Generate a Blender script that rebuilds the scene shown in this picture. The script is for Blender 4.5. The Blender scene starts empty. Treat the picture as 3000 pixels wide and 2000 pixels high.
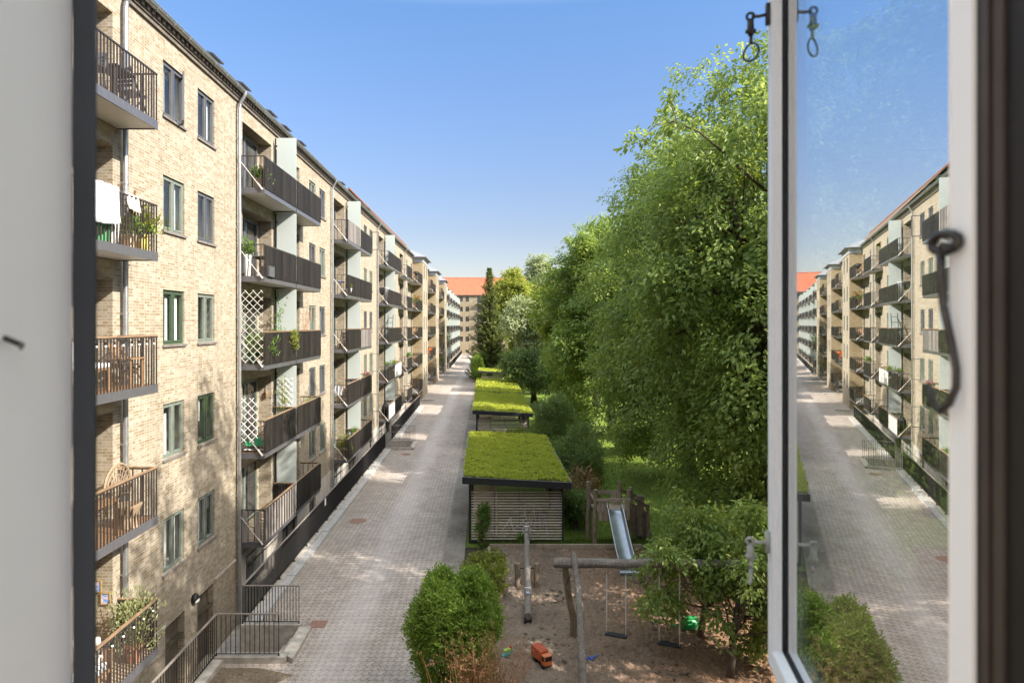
import bpy, math, random
import numpy as np
from mathutils import Vector, Matrix

random.seed(7)
SC = bpy.context.scene
COL = SC.collection
R = math.radians
PI = math.pi
F = 1900.0; CX = 1422.0; CY = 950.0; EYE = 8.0      # photograph calibration (3000 px wide)
ORG = {}

# ------------------------------------------------------------------ objects
def tag(o, label=None, cat=None, group=None, kind=None):
    if label: o['label'] = label
    if cat: o['category'] = cat
    if group: o['group'] = group
    if kind: o['kind'] = kind
    return o

def thing(name, loc, label, cat, group=None):
    o = bpy.data.objects.new(name, None)
    COL.objects.link(o)
    o.empty_display_size = 0.2
    o.location = loc
    ORG[o.name] = Vector(loc)
    return tag(o, label, cat, group)

def link_mesh(me, name, mat, parent, loc=None):
    o = bpy.data.objects.new(name, me)
    COL.objects.link(o)
    if mat is not None:
        me.materials.append(mat)
    if parent is not None:
        o.parent = parent
        ORG[o.name] = ORG[parent.name]
    else:
        o.location = loc if loc is not None else (0, 0, 0)
        ORG[o.name] = Vector(o.location)
    return o

class MB:
    def __init__(s):
        s.v = []; s.f = []
    def add(s, vs, fs):
        b = len(s.v)
        s.v.extend([tuple(p) for p in vs])
        s.f.extend([tuple(i + b for i in f) for f in fs])
        return s
    def quad(s, a, b, c, d):
        return s.add([a, b, c, d], [(0, 1, 2, 3)])
    def box(s, x0, x1, y0, y1, z0, z1):
        return s.add([(x0,y0,z0),(x1,y0,z0),(x1,y1,z0),(x0,y1,z0),(x0,y0,z1),(x1,y0,z1),(x1,y1,z1),(x0,y1,z1)],
                     [(0,3,2,1),(4,5,6,7),(0,1,5,4),(1,2,6,5),(2,3,7,6),(3,0,4,7)])
    def obox(s, c, ax, ay, az):
        c = Vector(c); ax = Vector(ax); ay = Vector(ay); az = Vector(az)
        vs = [c + ax*i + ay*j + az*k for k in (-1,1) for j in (-1,1) for i in (-1,1)]
        return s.add(vs, [(0,2,3,1),(4,5,7,6),(0,1,5,4),(1,3,7,5),(3,2,6,7),(2,0,4,6)])
    def bar(s, p, q, w, h=None, up=(0,0,1)):
        p = Vector(p); q = Vector(q); d = q - p
        if d.length < 1e-6: return s
        h = w if h is None else h
        dn = d.normalized(); u = Vector(up)
        if abs(dn.dot(u)) > 0.95: u = Vector((0,1,0)) if abs(dn.y) < .9 else Vector((1,0,0))
        sx = dn.cross(u).normalized(); sz = sx.cross(dn).normalized()
        return s.obox((p+q)/2, d/2, sx*w/2, sz*h/2)
    def tube(s, pts, rad, n=8, cap=True, jit=0.0):
        pts = [Vector(p) for p in pts]
        if not isinstance(rad, (list, tuple)): rad = [rad]*len(pts)
        vs = []; fs = []
        prev = None
        for i, p in enumerate(pts):
            if i == 0: d = pts[1]-pts[0]
            elif i == len(pts)-1: d = pts[-1]-pts[-2]
            else: d = pts[i+1]-pts[i-1]
            d.normalize()
            if prev is None:
                u = Vector((0,0,1)) if abs(d.z) < .9 else Vector((1,0,0))
                a = d.cross(u).normalized()
            else:
                a = (prev - d*prev.dot(d))
                if a.length < 1e-5: a = d.orthogonal()
                a.normalize()
            prev = a
            b = d.cross(a)
            for k in range(n):
                t = 2*PI*k/n
                r = rad[i]*(1+random.uniform(-jit, jit))
                vs.append(p + a*math.cos(t)*r + b*math.sin(t)*r)
        for i in range(len(pts)-1):
            for k in range(n):
                fs.append((i*n+k, i*n+(k+1)%n, (i+1)*n+(k+1)%n, (i+1)*n+k))
        if cap:
            fs.append(tuple(range(n-1, -1, -1)))
            fs.append(tuple((len(pts)-1)*n+k for k in range(n)))
        return s.add(vs, fs)
    def lathe(s, c, prof, n=16):
        c = Vector(c); vs = []; fs = []
        for r, z in prof:
            for k in range(n):
                t = 2*PI*k/n
                vs.append((c.x+r*math.cos(t), c.y+r*math.sin(t), c.z+z))
        for i in range(len(prof)-1):
            for k in range(n):
                fs.append((i*n+k, i*n+(k+1)%n, (i+1)*n+(k+1)%n, (i+1)*n+k))
        fs.append(tuple(range(n-1, -1, -1)))
        fs.append(tuple((len(prof)-1)*n+k for k in range(n)))
        return s.add(vs, fs)
    def ball(s, c, r, n=10, m=7, sc=(1,1,1), jit=0):
        c = Vector(c); vs = []; fs = []
        for i in range(m+1):
            ph = PI*i/m
            for k in range(n):
                t = 2*PI*k/n; rr = r*(1+random.uniform(-jit, jit))
                vs.append((c.x+rr*sc[0]*math.sin(ph)*math.cos(t), c.y+rr*sc[1]*math.sin(ph)*math.sin(t), c.z+rr*sc[2]*math.cos(ph)))
        for i in range(m):
            for k in range(n):
                fs.append((i*n+k, (i+1)*n+k, (i+1)*n+(k+1)%n, i*n+(k+1)%n))
        return s.add(vs, fs)
    def grid(s, fn, nu, nv):
        vs = [fn(i/nu, j/nv) for j in range(nv+1) for i in range(nu+1)]
        fs = [(j*(nu+1)+i, j*(nu+1)+i+1, (j+1)*(nu+1)+i+1, (j+1)*(nu+1)+i) for j in range(nv) for i in range(nu)]
        return s.add(vs, fs)
    def build(s, name, mat, parent=None, loc=None, smooth=False, bevel=0, label=None):
        me = bpy.data.meshes.new(name)
        o0 = ORG[parent.name] if parent is not None else Vector(loc if loc is not None else (0,0,0))
        me.from_pydata([(v[0]-o0.x, v[1]-o0.y, v[2]-o0.z) for v in s.v], [], s.f)
        me.update()
        if smooth:
            me.polygons.foreach_set('use_smooth', [True]*len(me.polygons))
        o = link_mesh(me, name, mat, parent, loc)
        if bevel:
            m = o.modifiers.new('bevel', 'BEVEL'); m.width = bevel; m.segments = 2; m.limit_method = 'ANGLE'
        if label: o['label'] = label
        return o

def solo(mb, name, mat, loc, label, cat, group=None, smooth=False, bevel=0, kind=None):
    return tag(mb.build(name, mat, None, loc, smooth, bevel), label, cat, group, kind)

def struct(mb, name, mat):
    return tag(mb.build(name, mat), kind='structure')

# ------------------------------------------------------------------ walls with holes
def wall_x(mb, X, ya, yb, za, zb, holes=(), s=1):
    """wall in the plane X, seen from +X (s=1); holes (y0,y1,z0,z1,depth,back)"""
    ys = sorted(set([ya, yb] + [v for h in holes for v in h[:2] if ya < v < yb]))
    zs = sorted(set([za, zb] + [v for h in holes for v in h[2:4] if za < v < zb]))
    for i in range(len(ys)-1):
        for j in range(len(zs)-1):
            yc = (ys[i]+ys[i+1])/2; zc = (zs[j]+zs[j+1])/2
            if any(h[0] < yc < h[1] and h[2] < zc < h[3] for h in holes): continue
            mb.quad((X,ys[i],zs[j]),(X,ys[i+1],zs[j]),(X,ys[i+1],zs[j+1]),(X,ys[i],zs[j+1]))
    for h in holes:
        y0,y1,z0,z1,d = h[:5]; B = X-d*s
        mb.quad((X,y0,z0),(X,y0,z1),(B,y0,z1),(B,y0,z0))
        mb.quad((X,y1,z0),(B,y1,z0),(B,y1,z1),(X,y1,z1))
        mb.quad((X,y0,z1),(X,y1,z1),(B,y1,z1),(B,y0,z1))
        mb.quad((X,y0,z0),(B,y0,z0),(B,y1,z0),(X,y1,z0))
        if len(h) > 5 and h[5]:
            mb.quad((B,y0,z0),(B,y1,z0),(B,y1,z1),(B,y0,z1))

def wall_y(mb, Y, xa, xb, za, zb, holes=()):
    """wall in the plane Y, seen from -Y"""
    xs = sorted(set([xa, xb] + [v for h in holes for v in h[:2] if xa < v < xb]))
    zs = sorted(set([za, zb] + [v for h in holes for v in h[2:4] if za < v < zb]))
    for i in range(len(xs)-1):
        for j in range(len(zs)-1):
            xc = (xs[i]+xs[i+1])/2; zc = (zs[j]+zs[j+1])/2
            if any(h[0] < xc < h[1] and h[2] < zc < h[3] for h in holes): continue
            mb.quad((xs[i],Y,zs[j]),(xs[i+1],Y,zs[j]),(xs[i+1],Y,zs[j+1]),(xs[i],Y,zs[j+1]))
    for h in holes:
        x0,x1,z0,z1,d = h[:5]; B = Y+d
        mb.quad((x0,Y,z0),(x0,Y,z1),(x0,B,z1),(x0,B,z0))
        mb.quad((x1,Y,z0),(x1,B,z0),(x1,B,z1),(x1,Y,z1))
        mb.quad((x0,Y,z1),(x1,Y,z1),(x1,B,z1),(x0,B,z1))
        mb.quad((x0,Y,z0),(x0,B,z0),(x1,B,z0),(x1,Y,z0))

def sheet(mb, x0, x1, y0, y1, z, holes=()):
    xs = sorted(set([x0, x1] + [v for h in holes for v in h[:2] if x0 < v < x1]))
    ys = sorted(set([y0, y1] + [v for h in holes for v in h[2:4] if y0 < v < y1]))
    for i in range(len(xs)-1):
        for j in range(len(ys)-1):
            xc = (xs[i]+xs[i+1])/2; yc = (ys[j]+ys[j+1])/2
            if any(h[0] < xc < h[1] and h[2] < yc < h[3] for h in holes): continue
            mb.quad((xs[i],ys[j],z),(xs[i+1],ys[j],z),(xs[i+1],ys[j+1],z),(xs[i],ys[j+1],z))

# ------------------------------------------------------------------ materials
MATS = {}
class NT:
    def __init__(s, name):
        s.m = bpy.data.materials.new(name); s.m.use_nodes = True
        s.t = s.m.node_tree; s.t.nodes.clear()
        s.out = s.n('ShaderNodeOutputMaterial')
    def n(s, t, **k):
        nd = s.t.nodes.new(t)
        for a, b in k.items(): setattr(nd, a, b)
        return nd
    def l(s, a, b): s.t.links.new(a, b)
    def math(s, op, a, b=None, c=None):
        nd = s.n('ShaderNodeMath', operation=op)
        for i, v in enumerate((a, b, c)):
            if v is None: continue
            if isinstance(v, (int, float)): nd.inputs[i].default_value = v
            else: s.l(v, nd.inputs[i])
        return nd.outputs[0]
    def ramp(s, fac, stops):
        nd = s.n('ShaderNodeValToRGB')
        e = nd.color_ramp.elements
        while len(e) < len(stops): e.new(0.5)
        for i, (p, c) in enumerate(stops):
            e[i].position = p; e[i].color = (*c, 1) if len(c) == 3 else c
        if fac is not None: s.l(fac, nd.inputs[0])
        return nd.outputs[0]
    def noise(s, vec, scale, detail=4, rough=.55, dist=0):
        nd = s.n('ShaderNodeTexNoise'); nd.inputs['Scale'].default_value = scale
        nd.inputs['Detail'].default_value = detail; nd.inputs['Roughness'].default_value = rough
        nd.inputs['Distortion'].default_value = dist
        if vec is not None: s.l(vec, nd.inputs['Vector'])
        return nd.outputs['Fac']
    def mix(s, fac, a, b, mode='MIX'):
        nd = s.n('ShaderNodeMix', data_type='RGBA', blend_type=mode)
        for i, v in ((0, fac), (6, a), (7, b)):
            if isinstance(v, (int, float)): nd.inputs[i].default_value = v
            elif isinstance(v, tuple): nd.inputs[i].default_value = (*v, 1)
            else: s.l(v, nd.inputs[i])
        return nd.outputs[2]
    def pos(s, scale=None):
        g = s.n('ShaderNodeNewGeometry').outputs['Position']
        if scale is None: return g
        mp = s.n('ShaderNodeMapping'); mp.inputs['Scale'].default_value = scale
        s.l(g, mp.inputs['Vector']); return mp.outputs[0]
    def bump(s, h, strength=.3, dist=.02):
        b = s.n('ShaderNodeBump'); b.inputs['Strength'].default_value = strength
        b.inputs['Distance'].default_value = dist; s.l(h, b.inputs['Height']); return b.outputs[0]
    def pbr(s, col, rough=.6, metal=0, spec=.4, normal=None, coat=0):
        p = s.n('ShaderNodeBsdfPrincipled')
        if isinstance(col, tuple): p.inputs['Base Color'].default_value = (*col, 1)
        else: s.l(col, p.inputs['Base Color'])
        if isinstance(rough, (int, float)): p.inputs['Roughness'].default_value = rough
        else: s.l(rough, p.inputs['Roughness'])
        p.inputs['Metallic'].default_value = metal
        p.inputs['Specular IOR Level'].default_value = spec
        p.inputs['Coat Weight'].default_value = coat
        if normal is not None: s.l(normal, p.inputs['Normal'])
        return p.outputs[0]
    def end(s, sh):
        s.l(sh, s.out.inputs['Surface']); return s.m

def plain(name, c, rough=.6, var=.25, scale=6., metal=0, spec=.4, bump=0., stretch=None, coat=0, island=0.):
    if name in MATS: return MATS[name]
    t = NT(name)
    v = t.pos(stretch) if stretch else t.pos()
    f = t.noise(v, scale, 5, .6)
    lo = tuple(max(0, x*(1-var)) for x in c); hi = tuple(min(1, x*(1+var)) for x in c)
    col = t.ramp(f, [(.28, lo), (.72, hi)])
    if island:
        rnd = t.n('ShaderNodeNewGeometry').outputs['Random Per Island']
        k = t.ramp(rnd, [(0, (1-island,)*3), (1, (1+island,)*3)])
        # values above one are kept by the multiply on purpose (lighter boards)
        col = t.mix(1.0, col, k, 'MULTIPLY')
    nm = t.bump(f, bump, .01) if bump else None
    MATS[name] = t.end(t.pbr(col, rough, metal, spec, nm, coat))
    return MATS[name]

def brick_mat(name, c1, c2, mortar, tint=(1,1,1)):
    t = NT(name)
    sep = t.n('ShaderNodeSeparateXYZ'); t.l(t.pos(), sep.inputs[0])
    u = t.math('ADD', sep.outputs[0], sep.outputs[1])
    cmb = t.n('ShaderNodeCombineXYZ'); t.l(u, cmb.inputs[0]); t.l(sep.outputs[2], cmb.inputs[1])
    def br(width, ofs, a, b, sq=1.0):
        k = t.n('ShaderNodeTexBrick'); t.l(cmb.outputs[0], k.inputs['Vector'])
        k.inputs['Scale'].default_value = 1
        k.inputs['Brick Width'].default_value = width; k.inputs['Row Height'].default_value = .0667
        k.inputs['Mortar Size'].default_value = .0065; k.inputs['Mortar Smooth'].default_value = .15
        k.inputs['Bias'].default_value = 0.0
        k.offset = ofs; k.squash = sq; k.squash_frequency = 2
        k.inputs['Color1'].default_value = (*a, 1); k.inputs['Color2'].default_value = (*b, 1)
        k.inputs['Mortar'].default_value = (*mortar, 1)
        return k
    k = br(.236, .5, c1, c2, .52)
    n1 = t.noise(cmb.outputs[0], .55, 5, .6)
    n2 = t.noise(cmb.outputs[0], 9, 3, .6)
    col = t.mix(.55, k.outputs['Color'], t.ramp(n1, [(.3, (.80, .77, .72)), (.7, (1, 1, 1))]), 'MULTIPLY')
    col = t.mix(.5, col, t.ramp(n2, [(.3, (.72, .70, .66)), (.65, (1, 1, 1))]), 'MULTIPLY')
    # rain streaks and soot with a shape of their own
    sv = t.n('ShaderNodeMapping'); sv.inputs['Scale'].default_value = (3.2, .22, 1); t.l(cmb.outputs[0], sv.inputs[0])
    st = t.noise(sv.outputs[0], 1.0, 5, .65)
    col = t.mix(t.ramp(st, [(.53, (0, 0, 0)), (.76, (.55, .55, .55))]), col, (.16, .13, .10))
    nm = t.bump(k.outputs['Fac'], -.35, .006)
    return t.end(t.pbr(col, .88, 0, .2, nm))

def leaf_mat(name, dark, mid, light, trans=.35, rough=.45):
    t = NT(name)
    g = t.n('ShaderNodeNewGeometry')
    rnd = g.outputs['Random Per Island']
    n = t.noise(t.pos(), .9, 4, .65)
    f = t.math('ADD', t.math('MULTIPLY', rnd, .45), t.math('MULTIPLY', n, .62))
    col = t.ramp(f, [(.15, dark), (.5, mid), (.85, light)])
    p = t.pbr(col, rough, 0, .35)
    tr = t.n('ShaderNodeBsdfTranslucent')
    tc = t.mix(.5, col, (light[0]*1.5, light[1]*1.45, light[2]*.8))
    t.l(tc, tr.inputs[0])
    mx = t.n('ShaderNodeMixShader'); mx.inputs[0].default_value = trans
    t.l(p, mx.inputs[1]); t.l(tr.outputs[0], mx.inputs[2])
    return t.end(mx.outputs[0])

def glass_mat(name, ior=1.5, tint=(.93, .95, .95), dirt=0.0, rough=0.0, floor=0.0):
    t = NT(name)
    ge = t.n('ShaderNodeNewGeometry'); dt = t.n('ShaderNodeVectorMath', operation='DOT_PRODUCT')
    t.l(ge.outputs['Incoming'], dt.inputs[0]); t.l(ge.outputs['Normal'], dt.inputs[1])
    c = t.math('ABSOLUTE', dt.outputs['Value'])                 # Schlick, the same from both sides of the pane
    f0 = ((ior-1)/(ior+1))**2
    frs = t.math('ADD', t.math('MULTIPLY', t.math('POWER', t.math('SUBTRACT', 1.0, c), 5.0), 1-f0), f0)
    tr = t.n('ShaderNodeBsdfTransparent'); tr.inputs[0].default_value = (*tint, 1)
    gl = t.n('ShaderNodeBsdfGlossy'); gl.inputs['Roughness'].default_value = rough
    gl.inputs['Color'].default_value = (1, 1, 1, 1)
    fac = t.math('MAXIMUM', frs, floor)
    mx = t.n('ShaderNodeMixShader'); t.l(fac, mx.inputs[0])
    t.l(tr.outputs[0], mx.inputs[1]); t.l(gl.outputs[0], mx.inputs[2])
    sh = mx.outputs[0]
    if dirt:
        d = t.n('ShaderNodeBsdfDiffuse'); d.inputs[0].default_value = (.75, .75, .75, 1)
        v = t.noise(t.pos((1, 1, .35)), 260, 2, .7)
        f = t.math('MULTIPLY', t.ramp(v, [(.66, (0, 0, 0)), (.76, (1, 1, 1))]), dirt)
        m2 = t.n('ShaderNodeMixShader'); t.l(f, m2.inputs[0]); t.l(sh, m2.inputs[1]); t.l(d.outputs[0], m2.inputs[2])
        sh = m2.outputs[0]
    return t.end(sh)

BRICK = brick_mat('yellow_brick', (.232, .182, .116), (.365, .325, .258), (.40, .375, .33))
BRICK_BAY = brick_mat('bay_brick', (.28, .205, .10), (.40, .32, .205), (.40, .36, .29))
BRICK_END = brick_mat('far_brick', (.27, .21, .125), (.37, .31, .22), (.36, .32, .27))
PLASTER = plain('grey_plaster', (.42, .39, .35), .9, .22, 2.5, bump=.1)
CONCRETE = plain('concrete', (.36, .33, .29), .9, .3, 5, bump=.25)
BEAM = plain('stained_concrete', (.34, .29, .22), .9, .4, 3, bump=.2, stretch=(1, 1, 2.5))
SOFFIT = plain('soffit_white', (.66, .64, .60), .5, .06, 2)
FASCIA = plain('balcony_steel', (.105, .105, .115), .32, .2, 8, metal=.25, spec=.6, stretch=(6, 6, .6))
RAIL = plain('railing_bronze', (.055, .045, .04), .4, .2, 9, metal=.2, spec=.5)
HANDWOOD = plain('handrail_wood', (.23, .15, .09), .6, .3, 12, stretch=(1, .2, 1))
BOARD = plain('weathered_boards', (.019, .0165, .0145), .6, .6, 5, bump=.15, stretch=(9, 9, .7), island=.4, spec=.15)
SLATW = plain('grey_slats', (.22, .20, .185), .7, .35, 6, stretch=(8, 8, .7), island=.3)
ZINC = plain('galvanised_zinc', (.40, .41, .42), .38, .18, 7, metal=.75, spec=.5)
ZINCROOF = plain('grey_roof', (.21, .215, .235), .55, .18, 3)
DARKROOF = plain('dark_felt', (.05, .05, .055), .7, .2, 3)
STEEL = plain('light_steel', (.52, .49, .45), .45, .12, 9, metal=.3)
FRAME_GREY = plain('frame_grey', (.085, .09, .10), .45, .15, 4)
FRAME_SAGE = plain('frame_sage', (.15, .175, .15), .45, .15, 4)
FRAME_GREEN = plain('frame_green', (.045, .072, .045), .45, .15, 4)
FRAME_WHITE = plain('frame_white', (.90, .865, .84), .42, .03, 5)
CURTAIN = plain('curtain_cloth', (.78, .78, .76), .9, .06, 3, stretch=(1, 14, .3))
INSIDE = plain('room_paint', (.52, .50, .47), .9, .1, 2)
SILL = plain('slate_sill', (.16, .14, .13), .6, .25, 6)
PANE = glass_mat('window_glass', 2.1, (.84, .87, .86))
BLACKMETAL = plain('black_metal', (.012, .012, .013), .55, .2, 12, metal=0, spec=.35)
WHITEPLASTIC = plain('white_plastic', (.8, .8, .79), .4, .04, 4)
TERRA = plain('terracotta', (.42, .20, .13), .8, .2, 9)
WOOD = plain('oiled_wood', (.25, .145, .075), .55, .3, 8, stretch=(5, 5, .8))
WHITECLOTH = plain('white_cloth', (.62, .63, .66), .9, .04, 4)
BEIGECLOTH = plain('beige_cloth', (.55, .47, .40), .9, .1, 9)

def dark_glass():
    t = NT('dark_glass')
    n = t.noise(t.pos(), .8, 2)
    col = t.ramp(n, [(.35, (.012, .014, .016)), (.65, (.06, .065, .065))])
    return t.end(t.pbr(col, .04, 0, .9))
DGLASS = dark_glass()
PALEPANE = plain('curtained_pane', (.30, .31, .30), .12, .35, 1.5, spec=.8, stretch=(1, 9, .4))

def frosted():
    t = NT('frosted_glass')
    p = t.pbr((.66, .71, .69), .25, 0, .5)
    tr = t.n('ShaderNodeBsdfTranslucent'); tr.inputs[0].default_value = (.72, .78, .75, 1)
    mx = t.n('ShaderNodeMixShader'); mx.inputs[0].default_value = .42
    t.l(p, mx.inputs[1]); t.l(tr.outputs[0], mx.inputs[2])
    return t.end(mx.outputs[0])
FROST = frosted()

def tile_mat():
    t = NT('red_roof_tiles')
    sep = t.n('ShaderNodeSeparateXYZ'); t.l(t.pos(), sep.inputs[0])
    cmb = t.n('ShaderNodeCombineXYZ'); t.l(t.math('ADD', sep.outputs[0], sep.outputs[1]), cmb.inputs[0]); t.l(sep.outputs[2], cmb.inputs[1])
    k = t.n('ShaderNodeTexBrick'); t.l(cmb.outputs[0], k.inputs['Vector'])
    k.offset = 0
    k.inputs['Scale'].default_value = 1; k.inputs['Brick Width'].default_value = .25; k.inputs['Row Height'].default_value = .26
    k.inputs['Mortar Size'].default_value = .02; k.inputs['Mortar Smooth'].default_value = .6
    k.inputs['Color1'].default_value = (.37, .105, .055, 1); k.inputs['Color2'].default_value = (.45, .15, .08, 1)
    k.inputs['Mortar'].default_value = (.20, .06, .035, 1)
    n = t.noise(t.pos(), .8, 4)
    col = t.mix(.4, k.outputs['Color'], t.ramp(n, [(.3, (.72, .68, .66)), (.7, (1, 1, 1))]), 'MULTIPLY')
    return t.end(t.pbr(col, .75, 0, .25, t.bump(k.outputs['Fac'], -.5, .03)))
TILE = tile_mat()

def paving():
    t = NT('block_paving')
    pz = t.pos()
    # wavy interlocking blocks: two shifted waves before the brick pattern
    sep = t.n('ShaderNodeSeparateXYZ'); t.l(pz, sep.inputs[0])
    wx = t.math('MULTIPLY', t.math('SINE', t.math('MULTIPLY', sep.outputs[1], 31.4)), .03)
    wy = t.math('MULTIPLY', t.math('SINE', t.math('MULTIPLY', sep.outputs[0], 31.4)), .012)
    cmb = t.n('ShaderNodeCombineXYZ')
    t.l(t.math('ADD', sep.outputs[0], wx), cmb.inputs[0]); t.l(t.math('ADD', sep.outputs[1], wy), cmb.inputs[1])
    k = t.n('ShaderNodeTexBrick'); t.l(cmb.outputs[0], k.inputs['Vector'])
    k.inputs['Scale'].default_value = 1; k.inputs['Brick Width'].default_value = .165; k.inputs['Row Height'].default_value = .2
    k.offset = .0
    k.inputs['Mortar Size'].default_value = .012; k.inputs['Mortar Smooth'].default_value = .3
    k.inputs['Color1'].default_value = (.41, .35, .318, 1); k.inputs['Color2'].default_value = (.485, .42, .385, 1)
    k.inputs['Mortar'].default_value = (.20, .18, .15, 1)
    n1 = t.noise(pz, .45, 5, .6); n2 = t.noise(pz, 14, 4, .7)
    col = t.mix(.7, k.outputs['Color'], t.ramp(n1, [(.3, (.74, .73, .70)), (.7, (1, 1, 1))]), 'MULTIPLY')
    col = t.mix(.6, col, t.ramp(n2, [(.3, (.75, .74, .72)), (.65, (1, 1, 1))]), 'MULTIPLY')
    vo = t.n('ShaderNodeTexVoronoi'); vo.inputs['Scale'].default_value = 4.6; t.l(cmb.outputs[0], vo.inputs['Vector'])
    col = t.mix(.5, col, t.ramp(vo.outputs['Color'], [(.25, (.70, .68, .66)), (.6, (1, 1, 1))]), 'MULTIPLY')
    n5 = t.noise(t.pos((1, .55, 1)), .9, 6, .75)
    col = t.mix(t.ramp(n5, [(.58, (0, 0, 0)), (.72, (.55, .55, .55))]), col, (.17, .145, .12))
    # worn pale driving line and mossy margin along the kerb
    d = t.math('ABSOLUTE', t.math('ADD', sep.outputs[0], 3.55))
    wob = t.math('MULTIPLY', t.math('SUBTRACT', t.noise(t.pos((1, .12, 1)), 1.2, 3), .5), 1.2)
    lane = t.ramp(t.math('ADD', d, wob), [(.15, (.55, .55, .55)), (.75, (0, 0, 0))])
    col = t.mix(lane, col, t.mix(.6, col, (.58, .53, .52)))
    e = t.math('SUBTRACT', t.math('ABSOLUTE', t.math('ADD', sep.outputs[0], 3.4)), 1.5)
    mossf = t.ramp(t.math('ADD', e, wob), [(.1, (0, 0, 0)), (.9, (.55, .55, .55))])
    col = t.mix(mossf, col, t.mix(.65, col, (.22, .19, .145)))
    return t.end(t.pbr(col, .8, 0, .3, t.bump(k.outputs['Fac'], -.4, .008)))
PAVE = paving()

def soil(name, a, b, c, chips=False):
    t = NT(name)
    p = t.pos()
    n1 = t.noise(p, .7, 5, .6); n2 = t.noise(p, 9, 6, .7); n3 = t.noise(p, 60, 2, .6); n4 = t.noise(p, 3.2, 3, .6)
    col = t.ramp(t.math('ADD', t.math('MULTIPLY', n1, .6), t.math('MULTIPLY', n2, .4)), [(.35, a), (.5, b), (.66, c)])
    if chips:
        sep = t.n('ShaderNodeSeparateXYZ'); t.l(p, sep.inputs[0])
        w = t.math('ADD', t.math('MULTIPLY', sep.outputs[0], .28), t.math('MULTIPLY', n1, 1.6))
        f = t.ramp(w, [(.0, (0, 0, 0)), (1, (1, 1, 1))])
        wn = t.n('ShaderNodeMapRange'); t.l(w, wn.inputs[0])
        wn.inputs[1].default_value = 1.2; wn.inputs[2].default_value = 2.3
        ch = t.ramp(n3, [(.3, (.13, .07, .042)), (.52, (.26, .15, .09)), (.72, (.44, .30, .20))])
        col = t.mix(wn.outputs[0], col, ch)
    col = t.mix(.7, col, t.ramp(n3, [(.3, (.6, .58, .55)), (.62, (1, 1, 1))]), 'MULTIPLY')
    h = t.math('ADD', t.math('MULTIPLY', n4, 1.2), t.math('MULTIPLY', n2, .5))
    return t.end(t.pbr(col, .95, 0, .15, t.bump(h, 1.0, .14)))
SAND = soil('sandpit_gravel', (.20, .148, .112), (.28, .212, .165), (.36, .285, .23), True)
GRAVEL = soil('gravel_strip', (.20, .18, .16), (.29, .26, .235), (.38, .345, .315))
EARTH = soil('dark_earth', (.045, .04, .03), (.07, .06, .04), (.09, .08, .05))

def lawn():
    t = NT('lawn_grass')
    p = t.pos()
    n1 = t.noise(p, .35, 5, .6); n2 = t.noise(p, 7, 5, .7); n3 = t.noise(p, 45, 2, .7)
    f = t.math('ADD', t.math('MULTIPLY', n1, .5), t.math('ADD', t.math('MULTIPLY', n2, .3), t.math('MULTIPLY', n3, .2)))
    col = t.ramp(f, [(.33, (.085, .125, .024)), (.5, (.15, .215, .034)), (.66, (.24, .29, .055))])
    return t.end(t.pbr(col, .9, 0, .15, t.bump(n3, 1., .05)))
LAWN = lawn()

def logmat(name, a, b):
    t = NT(name)
    v = t.pos((1, 1, 1))
    tc = t.n('ShaderNodeTexCoord')
    n = t.noise(t.pos((14, 14, 1.6)), 2.0, 6, .7)
    n2 = t.noise(v, 3.0, 4, .6)
    col = t.ramp(n, [(.32, a), (.66, b)])
    col = t.mix(.6, col, t.ramp(n2, [(.3, (.6, .55, .5)), (.7, (1, 1, 1))]), 'MULTIPLY')
    return t.end(t.pbr(col, .85, 0, .2, t.bump(n, .6, .012)))
LOG = logmat('weathered_log', (.13, .095, .065), (.34, .27, .20))
LOGGREY = logmat('grey_log', (.11, .095, .085), (.30, .265, .235))
BARK = logmat('tree_bark', (.05, .038, .028), (.15, .115, .085))
PLANK = plain('grey_planks', (.30, .235, .175), .8, .4, 5, stretch=(7, 7, .8), bump=.2, island=.25)
SHEDSLAT = plain('shed_slats', (.64, .54, .44), .8, .35, 5, stretch=(1.2, 8, 8), bump=.2, island=.3)
BLACKWOOD = plain('black_stained_wood', (.018, .018, .02), .55, .3, 8)

L_NEAR = leaf_mat('leaf_elm', (.068, .12, .032), (.165, .24, .058), (.345, .42, .12), 0.48)
L_MID = leaf_mat('leaf_maple', (.072, .125, .032), (.165, .245, .054), (.33, .41, .10), 0.46)
L_BRIGHT = leaf_mat('leaf_lime', (.12, .17, .024), (.21, .275, .04), (.32, .38, .07), 0.5)
L_ROBINIA = leaf_mat('leaf_robinia', (.15, .19, .03), (.26, .30, .06), (.38, .41, .10), 0.5)
L_SILVER = leaf_mat('leaf_silver', (.15, .19, .09), (.27, .32, .16), (.48, .52, .36), 0.4)
L_DARK = leaf_mat('leaf_rowan', (.065, .11, .034), (.12, .185, .055), (.20, .27, .085), 0.45)
L_PRIVET = leaf_mat('leaf_privet', (.08, .145, .022), (.155, .245, .036), (.27, .38, .07), 0.42)
L_YEW = leaf_mat('leaf_golden', (.09, .115, .016), (.16, .19, .026), (.24, .27, .045), .3)
L_SPRUCE = leaf_mat('needle_spruce', (.07, .10, .034), (.13, .165, .048), (.24, .265, .08), 0.25)
L_SEDUM = leaf_mat('sedum_leaf', (.19, .24, .026), (.37, .42, .055), (.54, .57, .095), .3, .6)
L_HERB = leaf_mat('leaf_potted', (.05, .11, .02), (.10, .19, .035), (.20, .30, .07), .35)
L_DRY = leaf_mat('leaf_dry', (.14, .08, .03), (.25, .15, .06), (.36, .25, .12), .2)
L_GRASS = leaf_mat('grass_blade', (.05, .085, .015), (.10, .155, .025), (.17, .22, .04), .35)
TWIG = plain('dry_twig', (.32, .15, .075), .8, .3, 8)

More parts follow.
